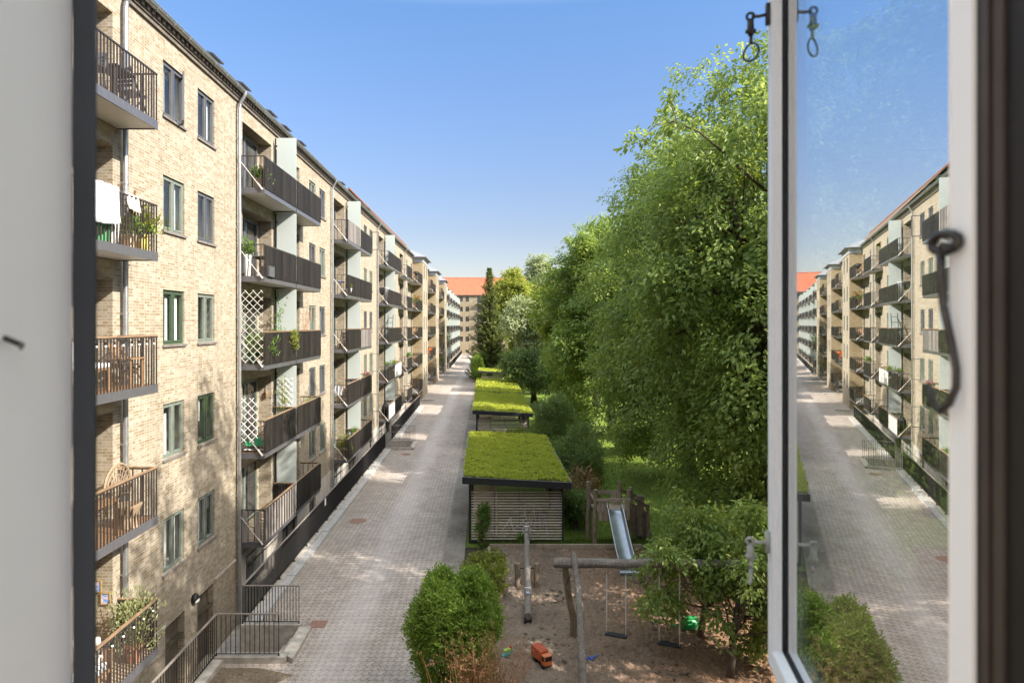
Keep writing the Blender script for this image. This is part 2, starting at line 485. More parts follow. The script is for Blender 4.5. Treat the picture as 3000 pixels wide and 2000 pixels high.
# ------------------------------------------------------------------ leaves
def nrm(a):
    return a / np.maximum(np.linalg.norm(a, axis=1, keepdims=True), 1e-6)

def leaf_mesh(name, P, D, N, L, W, mat, parent=None, loc=None, fold=.18):
    n = len(P)
    D = nrm(D); S = nrm(np.cross(D, N)); N = np.cross(S, D)
    L = np.asarray(L).reshape(-1, 1) * np.ones((n, 1)); W = np.asarray(W).reshape(-1, 1) * np.ones((n, 1))
    lo = P + D*L*.25 + N*W*fold; hi = P + D*L*.66 + N*W*fold*.8
    V = np.empty((n, 6, 3), dtype=np.float32)
    V[:, 0] = P; V[:, 1] = lo + S*W*.46; V[:, 2] = hi + S*W*.36; V[:, 3] = P + D*L - N*W*.15; V[:, 4] = hi - S*W*.36; V[:, 5] = lo - S*W*.46
    o0 = ORG[parent.name] if parent is not None else Vector(loc if loc is not None else (0, 0, 0))
    V -= np.array(o0, dtype=np.float32)
    F_ = np.arange(n, dtype=np.int32)[:, None]*6 + np.array([[0, 1, 2, 3, 0, 3, 4, 5]], dtype=np.int32)
    me = bpy.data.meshes.new(name)
    me.vertices.add(6*n); me.vertices.foreach_set('co', V.reshape(-1))
    me.loops.add(8*n); me.loops.foreach_set('vertex_index', F_.reshape(-1))
    me.polygons.add(2*n); me.polygons.foreach_set('loop_start', np.arange(0, 8*n, 4, dtype=np.int32))
    me.update(calc_edges=True)
    return link_mesh(me, name, mat, parent, loc)

def sphere_dirs(rng, n):
    v = rng.normal(size=(n, 3)); return nrm(v)

def sprays(rng, C, O, k, size, leafL, leafW, droop=.25, flat=.8, layers=.07):
    """leaves of many sprays: C centres, O outward directions"""
    m = len(C)
    up = np.array([[0, 0, 1.0]])
    T = nrm(O*np.array([[1, 1, .45]]) + rng.normal(size=(m, 3))*.35 - up*droop)
    U = nrm(up*flat + O*.55 + rng.normal(size=(m, 3))*.28)
    S = nrm(np.cross(T, U)); U = np.cross(S, T)
    sz = size*rng.uniform(.65, 1.35, size=(m, 1))
    a = rng.uniform(-.5, .5, size=(m, k)); b = rng.uniform(-1, 1, size=(m, k))
    wid = .38*(1-np.abs(a)*1.1)
    P = C[:, None, :] + (T[:, None, :]*a[..., None] + S[:, None, :]*(b*wid)[..., None])*sz[:, None, :] \
        + U[:, None, :]*(rng.normal(size=(m, k, 1))*layers*size*1.6) - up[None]*(np.abs(a)**2*.5*droop*size)[..., None]
    D = T[:, None, :]*.7 + S[:, None, :]*(np.sign(b)*.65)[..., None] + rng.normal(size=(m, k, 3))*.35 - up[None]*.25
    N = U[:, None, :] + rng.normal(size=(m, k, 3))*.30
    P = P.reshape(-1, 3); D = D.reshape(-1, 3); N = N.reshape(-1, 3)
    n = len(P)
    sc = rng.uniform(.65, 1.25, size=n)
    return P, D, N, leafL*sc, leafW*sc

def lobed_points(rng, c, rad, lobes, nspr, lob=(.30, .46), reach=(.30, .66), zmin=None):
    c = np.array(c, float); rad = np.array(rad, float)
    ld = sphere_dirs(rng, lobes)
    LC = c + ld*rad*rng.uniform(reach[0], reach[1], size=(lobes, 1))
    LR = rad[None]*rng.uniform(lob[0], lob[1], size=(lobes, 1))*np.array([[1, 1, .85]])
    out = []; dirs = []
    need = nspr
    while need > 0:
        i = rng.integers(0, lobes, size=need*2)
        d = sphere_dirs(rng, need*2)
        keep = rng.uniform(size=need*2) < .55 + .45*np.clip(d[:, 2]*.6+.5, 0, 1)
        i = i[keep]; d = d[keep]
        p = LC[i] + d*LR[i]*(rng.uniform(.55, 1.08, size=(len(i), 1)))
        q = np.zeros(len(p), bool)
        for j in range(lobes):
            e = (p-LC[j])/LR[j]
            q |= (np.sum(e*e, axis=1) < .42) & (i != j)
        if zmin is not None: q |= p[:, 2] < zmin
        p = p[~q]; d = d[~q]; p = p[:need]; d = d[:need]
        o = nrm(d + (p-c)/rad*.6)
        out.append(p); dirs.append(o); need -= len(p)
    return np.concatenate(out), np.concatenate(dirs), LC, LR

def wob(p, q, k, amp):
    p = Vector(p); q = Vector(q); pts = []
    for i in range(k+1):
        t = i/k; w = amp*math.sin(PI*t)
        pts.append(p.lerp(q, t) + Vector((random.uniform(-w, w), random.uniform(-w, w), random.uniform(-w, w)*.6)))
    return pts

def tree(label, base, c, rad, nspr, k, leaf, mat, seed, lobes=12, trunk=.28, spray=.95, name='leafy_tree', cat='tree',
         group='leafy trees beside the lawn', trunks=1, zmin=None, twigs=60, droop=.25, lob=(.30, .46), reach=(.30, .66), bark=None):
    rng = np.random.default_rng(seed); random.seed(seed)
    root = thing(name, base, label, cat, group)
    C, O, LC, LR = lobed_points(rng, c, rad, lobes, nspr, lob, reach, zmin)
    P, D, N, L, W = sprays(rng, C, O, k, spray, leaf, leaf*.58, droop)
    leaf_mesh('crown', P, D, N, L, W, mat, root)
    mb = MB()
    for ti in range(trunks):
        b = Vector(base) + Vector((random.uniform(-.35, .35), random.uniform(-.35, .35), 0))*(trunks > 1)
        top = Vector((c[0]+random.uniform(-.6, .6), c[1]+random.uniform(-.6, .6), c[2]+rad[2]*.35))
        pts = wob(b, top, 6, min(.25, trunk))
        rr = [trunk*(1.25-.95*i/6) for i in range(7)]; rr[0] = trunk*1.45
        mb.tube(pts, rr, 9, jit=.06)
        for i in range(ti, lobes, trunks):
            s = pts[random.randint(2, 5)]
            tgt = Vector(LC[i])
            lp = wob(s, tgt, 5, .22*rad[0]*.25)
            mb.tube(lp, [trunk*.42*(1-.78*j/5) for j in range(6)], 6, jit=.05)
            sel = np.argsort(np.sum((C-LC[i])**2, axis=1))
            for q in rng.choice(sel[:max(12, nspr//lobes)], size=min(len(sel), max(2, twigs//lobes)), replace=False):
                mb.tube(wob(lp[random.randint(2, 5)], C[q], 3, .12), [trunk*.14, trunk*.09, trunk*.06, trunk*.03], 4)
    mb.build('trunk', bark or BARK, root, smooth=True)
    return root

def shrub(label, base, c, rad, n, leaf, mat, seed, name='shrub', cat='shrub', group=None, lobes=14, k=9, spray=.3, zmin=.05,
          up=.5, width=.42, stems=10, lob=(.34, .5), reach=(.35, .62)):
    rng = np.random.default_rng(seed); random.seed(seed)
    root = thing(name, base, label, cat, group)
    C, O, LC, LR = lobed_points(rng, c, rad, lobes, n, lob, reach, zmin)
    m = len(C)
    T = nrm(O + np.array([[0, 0, up]]) + rng.normal(size=(m, 3))*.3)
    a = rng.uniform(0, 1, size=(m, k, 1))
    P = C[:, None, :] + T[:, None, :]*(a-.4)*spray + rng.normal(size=(m, k, 3))*spray*.13
    D = T[:, None, :]*.8 + rng.normal(size=(m, k, 3))*.55
    N = O[:, None, :] + np.array([0, 0, .6]) + rng.normal(size=(m, k, 3))*.5
    sc = rng.uniform(.6, 1.3, size=m*k)
    leaf_mesh('foliage', P.reshape(-1, 3), D.reshape(-1, 3), N.reshape(-1, 3), leaf*sc, leaf*width*sc, mat, root)
    mb = MB()
    for i in range(stems):
        j = random.randrange(lobes)
        b = Vector(base) + Vector((random.uniform(-.25, .25)*rad[0], random.uniform(-.25, .25)*rad[1], 0))
        mb.tube(wob(b, LC[j], 4, .1), [.022, .02, .016, .012, .006], 5)
    mb.build('stem', BARK, root)
    return root
# ================================================================== left row of flats
W = 7.84
XF = -W
def fl(k): return 12.33 - 2.8*k          # balcony floor of storey k (0 = top)
def wz(k): return (13.10 - 2.8*k, 14.45 - 2.8*k)

def window(root, X, y0, y1, z0, z1, fm, near=True, curtain=None, leafopen=None, dep=.10, sill=True, split=True):
    """two-light casement in the plane X looking to +X"""
    xb = X-dep; xf = xb+.055
    mb = MB(); t = .055
    ym = (y0+y1)/2
    mb.box(xb, xf, y0, y0+t, z0, z1); mb.box(xb, xf, y1-t, y1, z0, z1)
    mb.box(xb, xf, y0+t, y1-t, z0, z0+t); mb.box(xb, xf, y0+t, y1-t, z1-t, z1)
    lights = [(y0+t, ym-.03), (ym+.03, y1-t)] if split else [(y0+t, y1-t)]
    if split: mb.box(xb, xf, ym-.03, ym+.03, z0+t, z1-t)
    s = .042
    for a, b in lights:                      # the casements' own rails, set a little proud
        g = .004; x2 = xf+.014; x1 = xb+.012
        za, zb = z0+t+g, z1-t-g; a += g; b -= g
        if near:
            mb.box(x1, x2, a, a+s, za, zb); mb.box(x1, x2, b-s, b, za, zb)
            mb.box(x1, x2, a+s, b-s, za, za+s); mb.box(x1, x2, a+s, b-s, zb-s, zb)
    fr = mb.build('window', fm, root)
    pn = MB(); xg = xb+.022
    for a, b in lights:
        pn.quad((xg, a, z0+t), (xg, b, z0+t), (xg, b, z1-t), (xg, a, z1-t))
    pn.build('pane', PANE if near else random.choice((DGLASS, DGLASS, PALEPANE)), fr)
    if near:
        bx = MB(); xi = xb-.55
        bx.quad((xb-.002,y0,z0),(xb-.002,y0,z1),(xi,y0-.2,z1),(xi,y0-.2,z0))
        bx.quad((xb-.002,y1,z0),(xi,y1+.4,z0),(xi,y1+.4,z1),(xb-.002,y1,z1))
        bx.quad((xb-.002,y0,z0),(xi,y0-.2,z0),(xi,y1+.4,z0),(xb-.002,y1,z0))
        bx.quad((xb-.002,y0,z1),(xb-.002,y1,z1),(xi,y1+.4,z1),(xi,y0-.2,z1))
        bx.quad((xi,y0-.2,z0),(xi,y0-.2,z1),(xi,y1+.4,z1),(xi,y1+.4,z0))
        bx.build('window_recess', INSIDE, fr)
        if curtain:
            for (a, b, za, zb) in curtain:
                xc = xb-.05-.02*random.random()
                cm = MB()
                ya, yb = y0+(y1-y0)*a, y0+(y1-y0)*b
                n = max(4, int((yb-ya)/.03))
                cm.grid(lambda u, v: (xc+.012*math.sin(u*n*1.9)*(1-.4*v), ya+(yb-ya)*u, z0+(z1-z0)*(za+(zb-za)*v)), n, 2)
                cm.build('curtain', CURTAIN, fr)
    if sill:
        sb = MB().box(X-.06, X+.05, y0-.04, y1+.07, z0-.06, z0-.003)
        sb.build('sill', SILL, fr)
    if leafopen:                              # one casement swung out
        a = R(leafopen); hy = y1-t
        d = Vector((math.sin(a), -math.cos(a), 0)); w = (ym-y0-t)
        o = Vector((xf+.02, hy, 0))
        lm = MB()
        for (s0, s1, za, zb) in ((0, s, z0+t, z1-t), (w-s, w, z0+t, z1-t), (s, w-s, z0+t, z0+t+s), (s, w-s, z1-t-s, z1-t)):
            lm.bar(o+d*((s0+s1)/2)+Vector((0,0,za)), o+d*((s0+s1)/2)+Vector((0,0,zb)), .04, s1-s0, up=d)
        op = lm.build('open_casement', fm, fr)
    return fr

def door_set(root, X, y0, y1, z0, z1, fm, near=True, leaves=2):
    """glazed balcony door on the back wall of a loggia"""
    mb = MB(); t = .08; n = leaves
    mb.box(X, X+.06, y0, y1, z1-t, z1)
    w = (y1-y0)/n
    pn = MB()
    for i in range(n):
        a = y0+w*i; b = a+w
        mb.box(X, X+.06, a, a+t, z0+.02, z1-t); mb.box(X, X+.06, b-t, b, z0+.02, z1-t)
        mb.box(X, X+.06, a+t, b-t, z0+.02, z0+.02+t*1.6)
        pn.quad((X+.02, a+t, z0+.14), (X+.02, b-t, z0+.14), (X+.02, b-t, z1-t), (X+.02, a+t, z1-t))
        if near: mb.box(X+.06, X+.10, b-t*.7, b-t*.3, z0+.95, z0+1.07)
    d = mb.build('balcony_door', fm, root)
    pn.build('pane', DGLASS, d)
    return d

def railing_bars(mb, p, q, z0, z1, sp=.105, w=.022, d=.012):
    p = Vector((p[0], p[1], 0)); q = Vector((q[0], q[1], 0)); L = (q-p).length
    n = max(1, int(L/sp)); u = (q-p).normalized(); v = Vector((-u.y, u.x, 0))
    for i in range(n+1):
        c = p+u*(L*i/n)
        mb.obox((c.x, c.y, (z0+z1)/2), u*(d/2 if False else w/2), v*d, Vector((0, 0, (z1-z0)/2)))

def balcony(root, X, y0, y1, z, d, face='boards', near_end='bars', far_end='bars', rod=True, fine=True, handrail=None, rod_far=False):
    xo = X+d; h = .18; t = .03
    mb = MB()
    mb.box(xo-t, xo, y0, y1, z-h, z); mb.box(X+.004, xo-t, y0, y0+t, z-h, z); mb.box(X+.004, xo-t, y1-t, y1, z-h, z)
    b = mb.build('balcony', FASCIA, root)
    MB().box(X+.004, xo-t, y0+t, y1-t, z-h+.02, z-.03).build('deck', SOFFIT, b)
    if fine:
        db = MB(); n = int((y1-y0-2*t)/.12)
        for i in range(n):
            ya = y0+t+.01+.12*i
            db.box(X+.01, xo-t-.005, ya, ya+.11, z-.027, z-.004)
        db.build('decking', WOOD if random.random() < .3 else PLANK, b)
    zr = z+1.0
    rm = MB()
    rm.box(xo-.045, xo-.005, y0, y1, zr-.015, zr+.015)
    rm.box(X+.01, xo-.045, y0+.005, y0+.045, zr-.015, zr+.015)
    rm.box(X+.01, xo-.045, y1-.045, y1-.005, zr-.015, zr+.015)
    sp = .105 if fine else .16
    if face in ('bars', 'boards', 'wide', 'pale', 'mesh'):
        if face != 'boards' or fine:
            railing_bars(rm, (xo-.024, y0+.02), (xo-.024, y1-.02), z-.05, zr-.015, sp)
    railing_bars(rm, (X+.12, y0+.025), (xo-.12, y0+.025), z-.05, zr-.015, .16)
    railing_bars(rm, (X+.12, y1-.025), (xo-.12, y1-.025), z-.05, zr-.015, .16)
    rm.build('railing', RAIL, b)
    if handrail is not None:
        hm = MB().box(xo-.055, xo+.005, y0-.005, y1+.005, zr+.017, zr+.042)
        hm.box(X+.01, xo-.058, y1-.055, y1+.005, zr+.017, zr+.042)
        hm.build('handrail', handrail, b)
    def clad(style, name, pts):
        cm = MB()
        (xa, ya), (xb_, yb) = pts
        p = Vector((xa, ya, 0)); q = Vector((xb_, yb, 0)); L = (q-p).length; u = (q-p)/L; v = Vector((u.y, -u.x, 0))
        if style == 'boards':
            bw, gap = (.095, .008) if fine else (.19, .012)
            n = max(1, int(L/bw)); bw = L/n
            for i in range(n):
                c = p+u*(bw*(i+.5)); zz = random.uniform(-.004, .004)
                cm.obox((c.x, c.y, z+.475+zz), u*(bw-gap)/2, v*.009, Vector((0, 0, .50)))
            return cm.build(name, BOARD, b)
        if style == 'wide':
            n = max(1, int(L/.27))
            for i in range(n):
                c = p+u*(L*(i+.5)/n)
                cm.obox((c.x, c.y, z+.475), u*.07, v*.009, Vector((0, 0, .50)))
            return cm.build(name, SLATW, b)
        if style in ('pale', 'mesh'):
            cm.obox(((xa+xb_)/2, (ya+yb)/2, z+.48), u*L/2, v*.006, Vector((0, 0, .49)))
            return cm.build(name, plain('pale_screen_cloth', (.42, .41, .40), .8, .12, 14), b)
    if face != 'bars': clad(face, 'cladding', ((xo+.012, y0+.01), (xo+.012, y1-.01)))
    if near_end != 'bars': clad(near_end, 'end_cladding', ((X+.03, y0-.010), (xo-.01, y0-.010)))
    if far_end != 'bars': clad(far_end, 'end_cladding', ((X+.03, y1-.06), (xo-.06, y1-.06)))
    if rod:
        yr = (y1+.03) if rod_far else (y0-.035)
        r = MB().tube([(X+.02, yr, z+.92), (xo-.06, yr, z-.07)], .013, 7)
        r.tube([(xo-.20, yr, z+.115), (xo-.05, yr, z-.085)], .03, 8)
        r.build('tie_rod', STEEL, b)
    return b

def screen(root, X, y, z0, z1, d):
    s = MB().box(X+.13, X+d+.005, y-.006, y+.006, z0, z1).build('privacy_screen', FROST, root)
    p = MB().box(X+.06, X+.10, y-.02, y+.02, z0-.02, z1-.02)
    for zz in (z0+.3, z1-.3): p.box(X+.10, X+.15, y-.015, y+.015, zz-.03, zz+.03)
    p.build('post', BLACKMETAL, s)

def downpipe(root, y, z0, z1, x=-7.72):
    mb = MB().tube([(x+.20, y, z1+.12), (x+.17, y, z1), (x+.02, y, z1-.28), (x, y, z1-.42), (x, y, z0)], .052, 12)
    for zz in np.arange(z0+1.2, z1-.6, 2.8):
        mb.tube([(x, y, zz), (x, y, zz+.06)], .062, 12)
        mb.box(XF+.002, x-.05, y-.015, y+.015, zz+.01, zz+.05)
    mb.build('downpipe', ZINC, root, smooth=False)

def gutter(root, y0, y1, x=-7.62, z=15.33):
    g = MB(); n = 10
    def f(u, v):
        a = PI+PI*v
        return (x+.085*math.cos(a), y0+(y1-y0)*u, z+.02+.085*math.sin(a))
    k = max(1, int((y1-y0)/3))
    g.grid(f, k, n)
    g.grid(lambda u, v: (x+.078*math.cos(PI+PI*v), y0+(y1-y0)*u, z+.022+.078*math.sin(PI+PI*v)), k, n)
    g.tube([(x+.087, y0, z+.022), (x+.087, y1, z+.022)], .012, 6)
    for i in range(int((y1-y0)/.8)):
        y = y0+.4+.8*i
        for j in range(n):
            a = PI+PI*j/n; b_ = PI+PI*(j+1)/n
            g.bar((x+.092*math.cos(a), y, z+.02+.092*math.sin(a)), (x+.092*math.cos(b_), y, z+.02+.092*math.sin(b_)), .03, .008, up=(0, 1, 0))
    g.build('gutter', ZINC, root)
    c = MB().box(XF+.002, XF+.10, y0, y1, z-.20, z-.02)
    c.box(XF+.002, XF+.06, y0, y1, z-.30, z-.20)
    for i in range(int((y1-y0)/.24)):
        c.box(XF+.10, XF+.16, y0+.24*i, y0+.24*i+.10, z-.14, z-.02)
    c.build('cornice', plain('dark_cornice', (.14, .12, .10), .8, .3, 6), root)

# ------------------------------------------------ building with the near stairwells
bA = thing('apartment_building', (XF, 38, 0), 'nearest pale yellow brick apartment block with grey downpipes, dark clad balconies and frosted glass screens', 'building', 'yellow brick blocks along the yard')
RD = .46
recA = [(10.0, 13.64), (20.92, 23.76), (24.3, 27.35), (33.3, 36.1), (36.6, 39.6), (47.0, 49.9), (50.4, 53.4), (59.3, 61.8)]
winA = [(15.77, 16.89), (17.67, 18.77), (28.85, 29.95), (30.65, 31.75), (41.84, 42.95), (43.9, 45.0), (55.4, 56.5)]
holes = []
for k in range(5):
    for a, b in recA: holes.append((a, b, fl(k)+.02, fl(k)+2.22, RD, True))
    for a, b in winA: holes.append((a, b, *wz(k), .10))
doors = [(15.88, 16.9), (17.65, 18.7)]
for a, b in doors: holes.append((a, b, -1.48, .56, .22))
mb = MB()
wall_x(mb, XF, 9.0, 20.55, -1.5, 15.35, [h for h in holes if h[1] < 20.6])
wall_x(mb, XF, 20.55, 62.9, .62, 15.35, [h for h in holes if h[0] > 20.5])
mb.quad((XF, 9, -1.5), (XF, 9, 15.35), (XF-9, 9, 15.35), (XF-9, 9, -1.5))
mb.build('wall', BRICK, bA)
pl = MB()
bw = [(21.2, 23.2), (25, 27), (28.85, 29.95), (33.6, 35.6), (37, 39.2), (43.9, 45.0), (47.3, 49.5), (51, 53)]
wall_x(pl, XF+.012, 20.55, 62.9, -1.5, .62, [(a, b, -.75, .42, .14) for a, b in bw])
pl.quad((XF, 20.55, .62), (XF, 62.9, .62), (XF+.012, 62.9, .62), (XF+.012, 20.55, .62))
pl.build('plinth', PLASTER, bA)
for a, b in bw: window(bA, XF+.012, a, b, -.75, .42, FRAME_GREY, near=False, dep=.14, sill=False)
lg = MB().box(XF+.002, XF+.045, 9, 15.84, .60, .66)
lg.box(XF+.002, XF+.045, 18.75, 20.3, .60, .66).build('ledge', CONCRETE, bA)
for a, b in doors:
    m = MB().box(XF-.22, XF-.17, a+.02, b-.02, -1.48, .54)
    m.box(XF-.17, XF-.16, a+.02, a+.07, -1.48, .54).box(XF-.17, XF-.16, b-.07, b-.02, -1.48, .54)
    d = m.build('basement_door', plain('dark_door', (.10, .085, .065), .6, .4, 3), bA)
    MB().box(XF-.17, XF-.10, a+.12, a+.16, -.55, -.42).build('handle', STEEL, d)
FM = {0: FRAME_GREY, 1: FRAME_SAGE, 2: FRAME_GREEN, 3: FRAME_SAGE, 4: FRAME_SAGE}
fm_over = {(0, 1): FRAME_SAGE, (0, 2): FRAME_GREEN, (1, 1): FRAME_GREY, (1, 2): FRAME_SAGE, (1, 3): FRAME_GREEN, (2, 0): FRAME_SAGE, (3, 0): FRAME_GREY}
cur = {(0, 0): [(.05, .32, 0, 1)], (0, 1): [(.62, .82, 0, .85), (.08, .34, .45, .72)], (0, 2): [(.36, .46, 0, 1), (.58, .92, 0, 1)],
       (1, 0): [(.6, .9, .1, 1)], (1, 1): [(.05, .25, .2, .9), (.58, .75, 0, .9)], (1, 2): [(.05, .3, 0, 1), (.55, .7, 0, .9)],
       (1, 3): [(.06, .44, .45, 1), (.6, .75, .2, 1)], (0, 3): [(.3, .42, 0, .8), (.64, .76, 0, .9)], (0, 4): [(.2, .45, 0, .95), (.7, .8, 0, .9)], (1, 4): [(.08, .42, 0, 1), (.6, .8, 0, 1)]}
for i, (a, b) in enumerate(winA):
    for k in range(5):
        z0, z1 = wz(k)
        f = fm_over.get((i, k), FM[k] if i < 2 else random.choice((FRAME_SAGE, FRAME_GREY, FRAME_SAGE)))
        if i in cur: pass
        c = cur.get((i, k), [(.06, .42, 0, 1)] if random.random() < .5 else [(.55, .95, 0, random.choice((.5, 1))), (.05, .2, 0, 1)])
        lo = None
        if (i, k) == (0, 0): lo = 28
        if (i, k) in ((5, 0), (5, 3), (5, 4)): lo = 88
        window(bA, XF, a, b, z0, z1, f, near=True, curtain=c, leafopen=lo)
for i, (a, b) in enumerate(recA):
    for k in range(5):
        if i == 0: door_set(bA, XF-RD+.003, a+.3, b-1.6, fl(k), fl(k)+2.1, FRAME_SAGE)
        else: door_set(bA, XF-RD+.003, a+.06, b-.35, fl(k), fl(k)+2.12, FRAME_GREY if k < 2 else FRAME_SAGE)
# stained beam under every loggia floor
for a, b in recA:
    for k in range(5):
        MB().box(XF+.002, XF+.012, a-.05, b+.05, fl(k)-.55, fl(k)-.19).build('floor_beam', BEAM, bA)
HW = HANDWOOD
for k in range(5):
    hr = HW if k >= 2 else None
    balcony(bA, XF, 9.8, 13.85, fl(k), .85, 'bars', 'bars', 'boards' if k == 4 else 'bars', rod=False, handrail=hr)
    balcony(bA, XF, 20.52, 23.93, fl(k), .85, 'wide' if k == 4 else 'boards', 'wide' if k == 4 else 'bars', 'boards' if k == 4 else 'bars', handrail=hr)
    balcony(bA, XF, 24.02, 27.5, fl(k), .85, 'boards', 'bars', 'bars', rod=False, handrail=hr)
    screen(bA, XF, 23.975, fl(k)+.06, fl(k)+2.55, .85)
    balcony(bA, XF, 33.0, 36.27, fl(k), .85, 'wide' if k == 0 else 'boards', 'wide' if k == 0 else 'bars', 'bars', handrail=hr)
    balcony(bA, XF, 36.37, 39.85, fl(k), .85, 'wide' if k == 2 else 'boards', 'bars', 'bars', rod=False, handrail=hr)
    screen(bA, XF, 36.32, fl(k)+.06, fl(k)+2.55, .85)
    balcony(bA, XF, 46.9, 50.0, fl(k), .85, 'pale' if k == 4 else 'boards', 'bars', 'bars', handrail=hr)
    balcony(bA, XF, 50.1, 53.9, fl(k), .85, 'pale' if k == 3 else 'boards', 'bars', 'bars', rod=False, handrail=hr)
    screen(bA, XF, 50.05, fl(k)+.06, fl(k)+2.55, .85)
    balcony(bA, XF, 58.2, 61.9, fl(k), .85, 'boards', 'bars', 'bars', handrail=hr)
for y in (13.92, 20.37, 32.78, 46.65, 62.4): downpipe(bA, y, -1.4 if y > 15 else -1.4, 15.2)
gutter(bA, 9.0, 62.9)
rf = MB()
def slope(mb, x0, z0, x1, z1, y0, y1):
    mb.quad((x0, y0, z0), (x0, y1, z0), (x1, y1, z1), (x1, y0, z1))
slope(rf, -7.66, 15.40, -12.2, 16.55, 8.9, 57.0)
slope(rf, -12.2, 16.55, -17, 15.4, 8.9, 57.0)
rf.box(-7.70, -7.66, 8.9, 62.9, 15.36, 15.405)
rfo = rf.build('roof', ZINCROOF, bA)
# open roof hatches seen over the gutter
for y in (19.3, 21.6, 24.4, 26.2, 36.5, 28.4, 41.5, 44.4):
    h = MB()
    zc = 15.40+.253*.75
    h.box(-8.55, -8.1, y-.32, y+.32, 15.45, 15.95)
    h.build('roof_vent', plain('vent_zinc', (.33, .33, .36), .5, .2, 4, metal=.3), rfo)
    MB().obox((-8.3, y, 16.0), (.36, 0, -.11), (0, .40, 0), (.008, 0, .02)).build('vent_lid', DARKROOF, rfo)
tr = MB()
slope(tr, -7.64, 15.42, -12, 19.9, 57.0, 98.0)
slope(tr, -12, 19.9, -16.4, 15.42, 57.0, 98.0)
tr.add([(-7.9, 57.2, 15.4), (-16, 57.2, 15.4), (-12, 57.2, 19.6)], [(0, 2, 1)])
# ------------------------------------------------ building with three bays
bB = thing('apartment_building', (XF, 88, 0), 'middle yellow brick block with three projecting bays under grey hipped roofs', 'building', 'yellow brick blocks along the yard')
tr.build('roof', plain('old_brown_tiles', (.13, .09, .065), .9, .3, 5), bB)
MB().tube([(-12, 57, 19.93), (-12, 98, 19.93)], .10, 8).build('roof_ridge', plain('red_ridge', (.22, .09, .055), .8, .2, 5), bB)
XB = -6.75
bays = [(69.8, 75.8), (88.5, 94.3), (107.0, 112.8)]
edges = [62.9] + [v for b in bays for v in b] + [114.0]
for i in range(0, len(edges), 2):
    y0, y1 = edges[i], edges[i+1]
    hs = []
    if y1-y0 > 3:
        for k in range(5):
            hs += [(y1-5.4, y1-4.6, *wz(k), .1), (y1-1.6, y1-.4, fl(k)+.02, fl(k)+2.1, .12, True)]
            if i > 0: hs += [(y0+1.0, y0+2.0, fl(k)+.02, fl(k)+2.1, .12, True)]
    mb = MB(); wall_x(mb, XF, y0, y1, -.1, 15.35, hs); mb.build('wall', BRICK, bB)
    if y1-y0 > 3:
        for k in range(5):
            window(bB, XF, y1-5.4, y1-4.6, *wz(k), FRAME_SAGE, near=False, sill=False)
            door_set(bB, XF-.118, y1-1.56, y1-.44, fl(k), fl(k)+2.08, FRAME_SAGE, near=False, leaves=1)
for j, (y0, y1) in enumerate(bays):
    hs = []
    for k in range(5):
        for a in (.22, .66):
            ya = y0+(y1-y0)*a
            hs.append((ya, ya+.95, wz(k)[0]-.1, wz(k)[1], .1))
    mb = MB(); wall_x(mb, XB, y0, y1, -.1, 14.7, hs); mb.build('bay_front_wall', BRICK, bB)
    mbb = MB()
    for h in hs:
        window(bB, XB, h[0], h[1], h[2], h[3], random.choice((FRAME_SAGE, FRAME_SAGE, FRAME_GREY)), near=False, sill=False, split=False,
               leafopen=(80 if (j == 1 and abs(h[2]-7.4) < .2 and h[0] > y0+3) else None))
    wall_y(mbb, y0, XF, XB, -.1, 14.7)
    mbb.quad((XB, y1, -.1), (XB, y1, 14.7), (XF, y1, 14.7), (XF, y1, -.1)); mbb.build('bay_side_wall', BRICK_BAY, bB)
    zb = MB().box(XF, XB+.05, y0-.05, y1+.05, 14.7, 15.12)
    zb.box(XF, XB+.12, y0-.12, y1+.12, 15.12, 15.2).build('zinc_band', plain('band_zinc', (.42, .43, .46), .5, .12, 3, metal=.2), bB)
    r = MB(); ex = XB+.42; ya, yb = y0-.42, y1+.42; zr = 15.25
    r.box(XF-1, ex, ya, yb, zr-.045, zr)
    r.add([(XF-2, ya, zr+.003), (ex, ya, zr+.003), (ex, yb, zr+.003), (XF-2, yb, zr+.003), (XF-2, (ya+yb)/2, zr+1.05), (XB-1.4, (ya+yb)/2, zr+1.05)],
          [(0, 1, 5, 4), (1, 2, 5), (2, 3, 4, 5)])
    r.build('bay_roof', ZINCROOF, bB)
    for k in range(5):
        balcony(bB, XF, y0-4.6, y0-.06, fl(k), 1.07, 'boards', 'bars', 'bars', fine=False)
        balcony(bB, XF, y1+.06, y1+3.4, fl(k), 1.42, 'boards', 'bars', 'bars', rod=False, fine=False)
gutter(bB, 62.9, 69.3); gutter(bB, 76.3, 88.0); gutter(bB, 94.8, 106.5)
for y in (76.9, 95.4): downpipe(bB, y, 0, 15.2)
# ------------------------------------------------ far block with the row of screens
bC = thing('apartment_building', (XF, 146, 0), 'farther yellow brick block with a close row of frosted balcony screens', 'building', 'yellow brick blocks along the yard')
mb = MB(); hs = []
scr = [119.5, 131.5, 143.5, 155.5, 167.5, 175.8]
for y in scr:
    for k in range(5):
        hs += [(y-2.8, y-.4, fl(k)+.02, fl(k)+2.1, .3, True), (y+.4, y+2.6, fl(k)+.02, fl(k)+2.1, .3, True), (y+4.5, y+5.6, *wz(k), .1)]
hs = [h for h in hs if h[1] < 178.5]
wall_x(mb, XF, 114.0, 179.0, -1.0, 15.35, hs)
mb.quad((XF, 114, -1), (XF, 114, 15.35), (XF-4, 114, 15.35), (XF-4, 114, -1))
mb.build('wall', BRICK, bC)
for h in hs:
    if h[4] < .2: window(bC, XF, h[0], h[1], h[2], h[3], FRAME_SAGE, near=False, sill=False)
    else: door_set(bC, XF-.297, h[0]+.05, h[1]-.05, h[2], h[3], FRAME_SAGE, near=False)
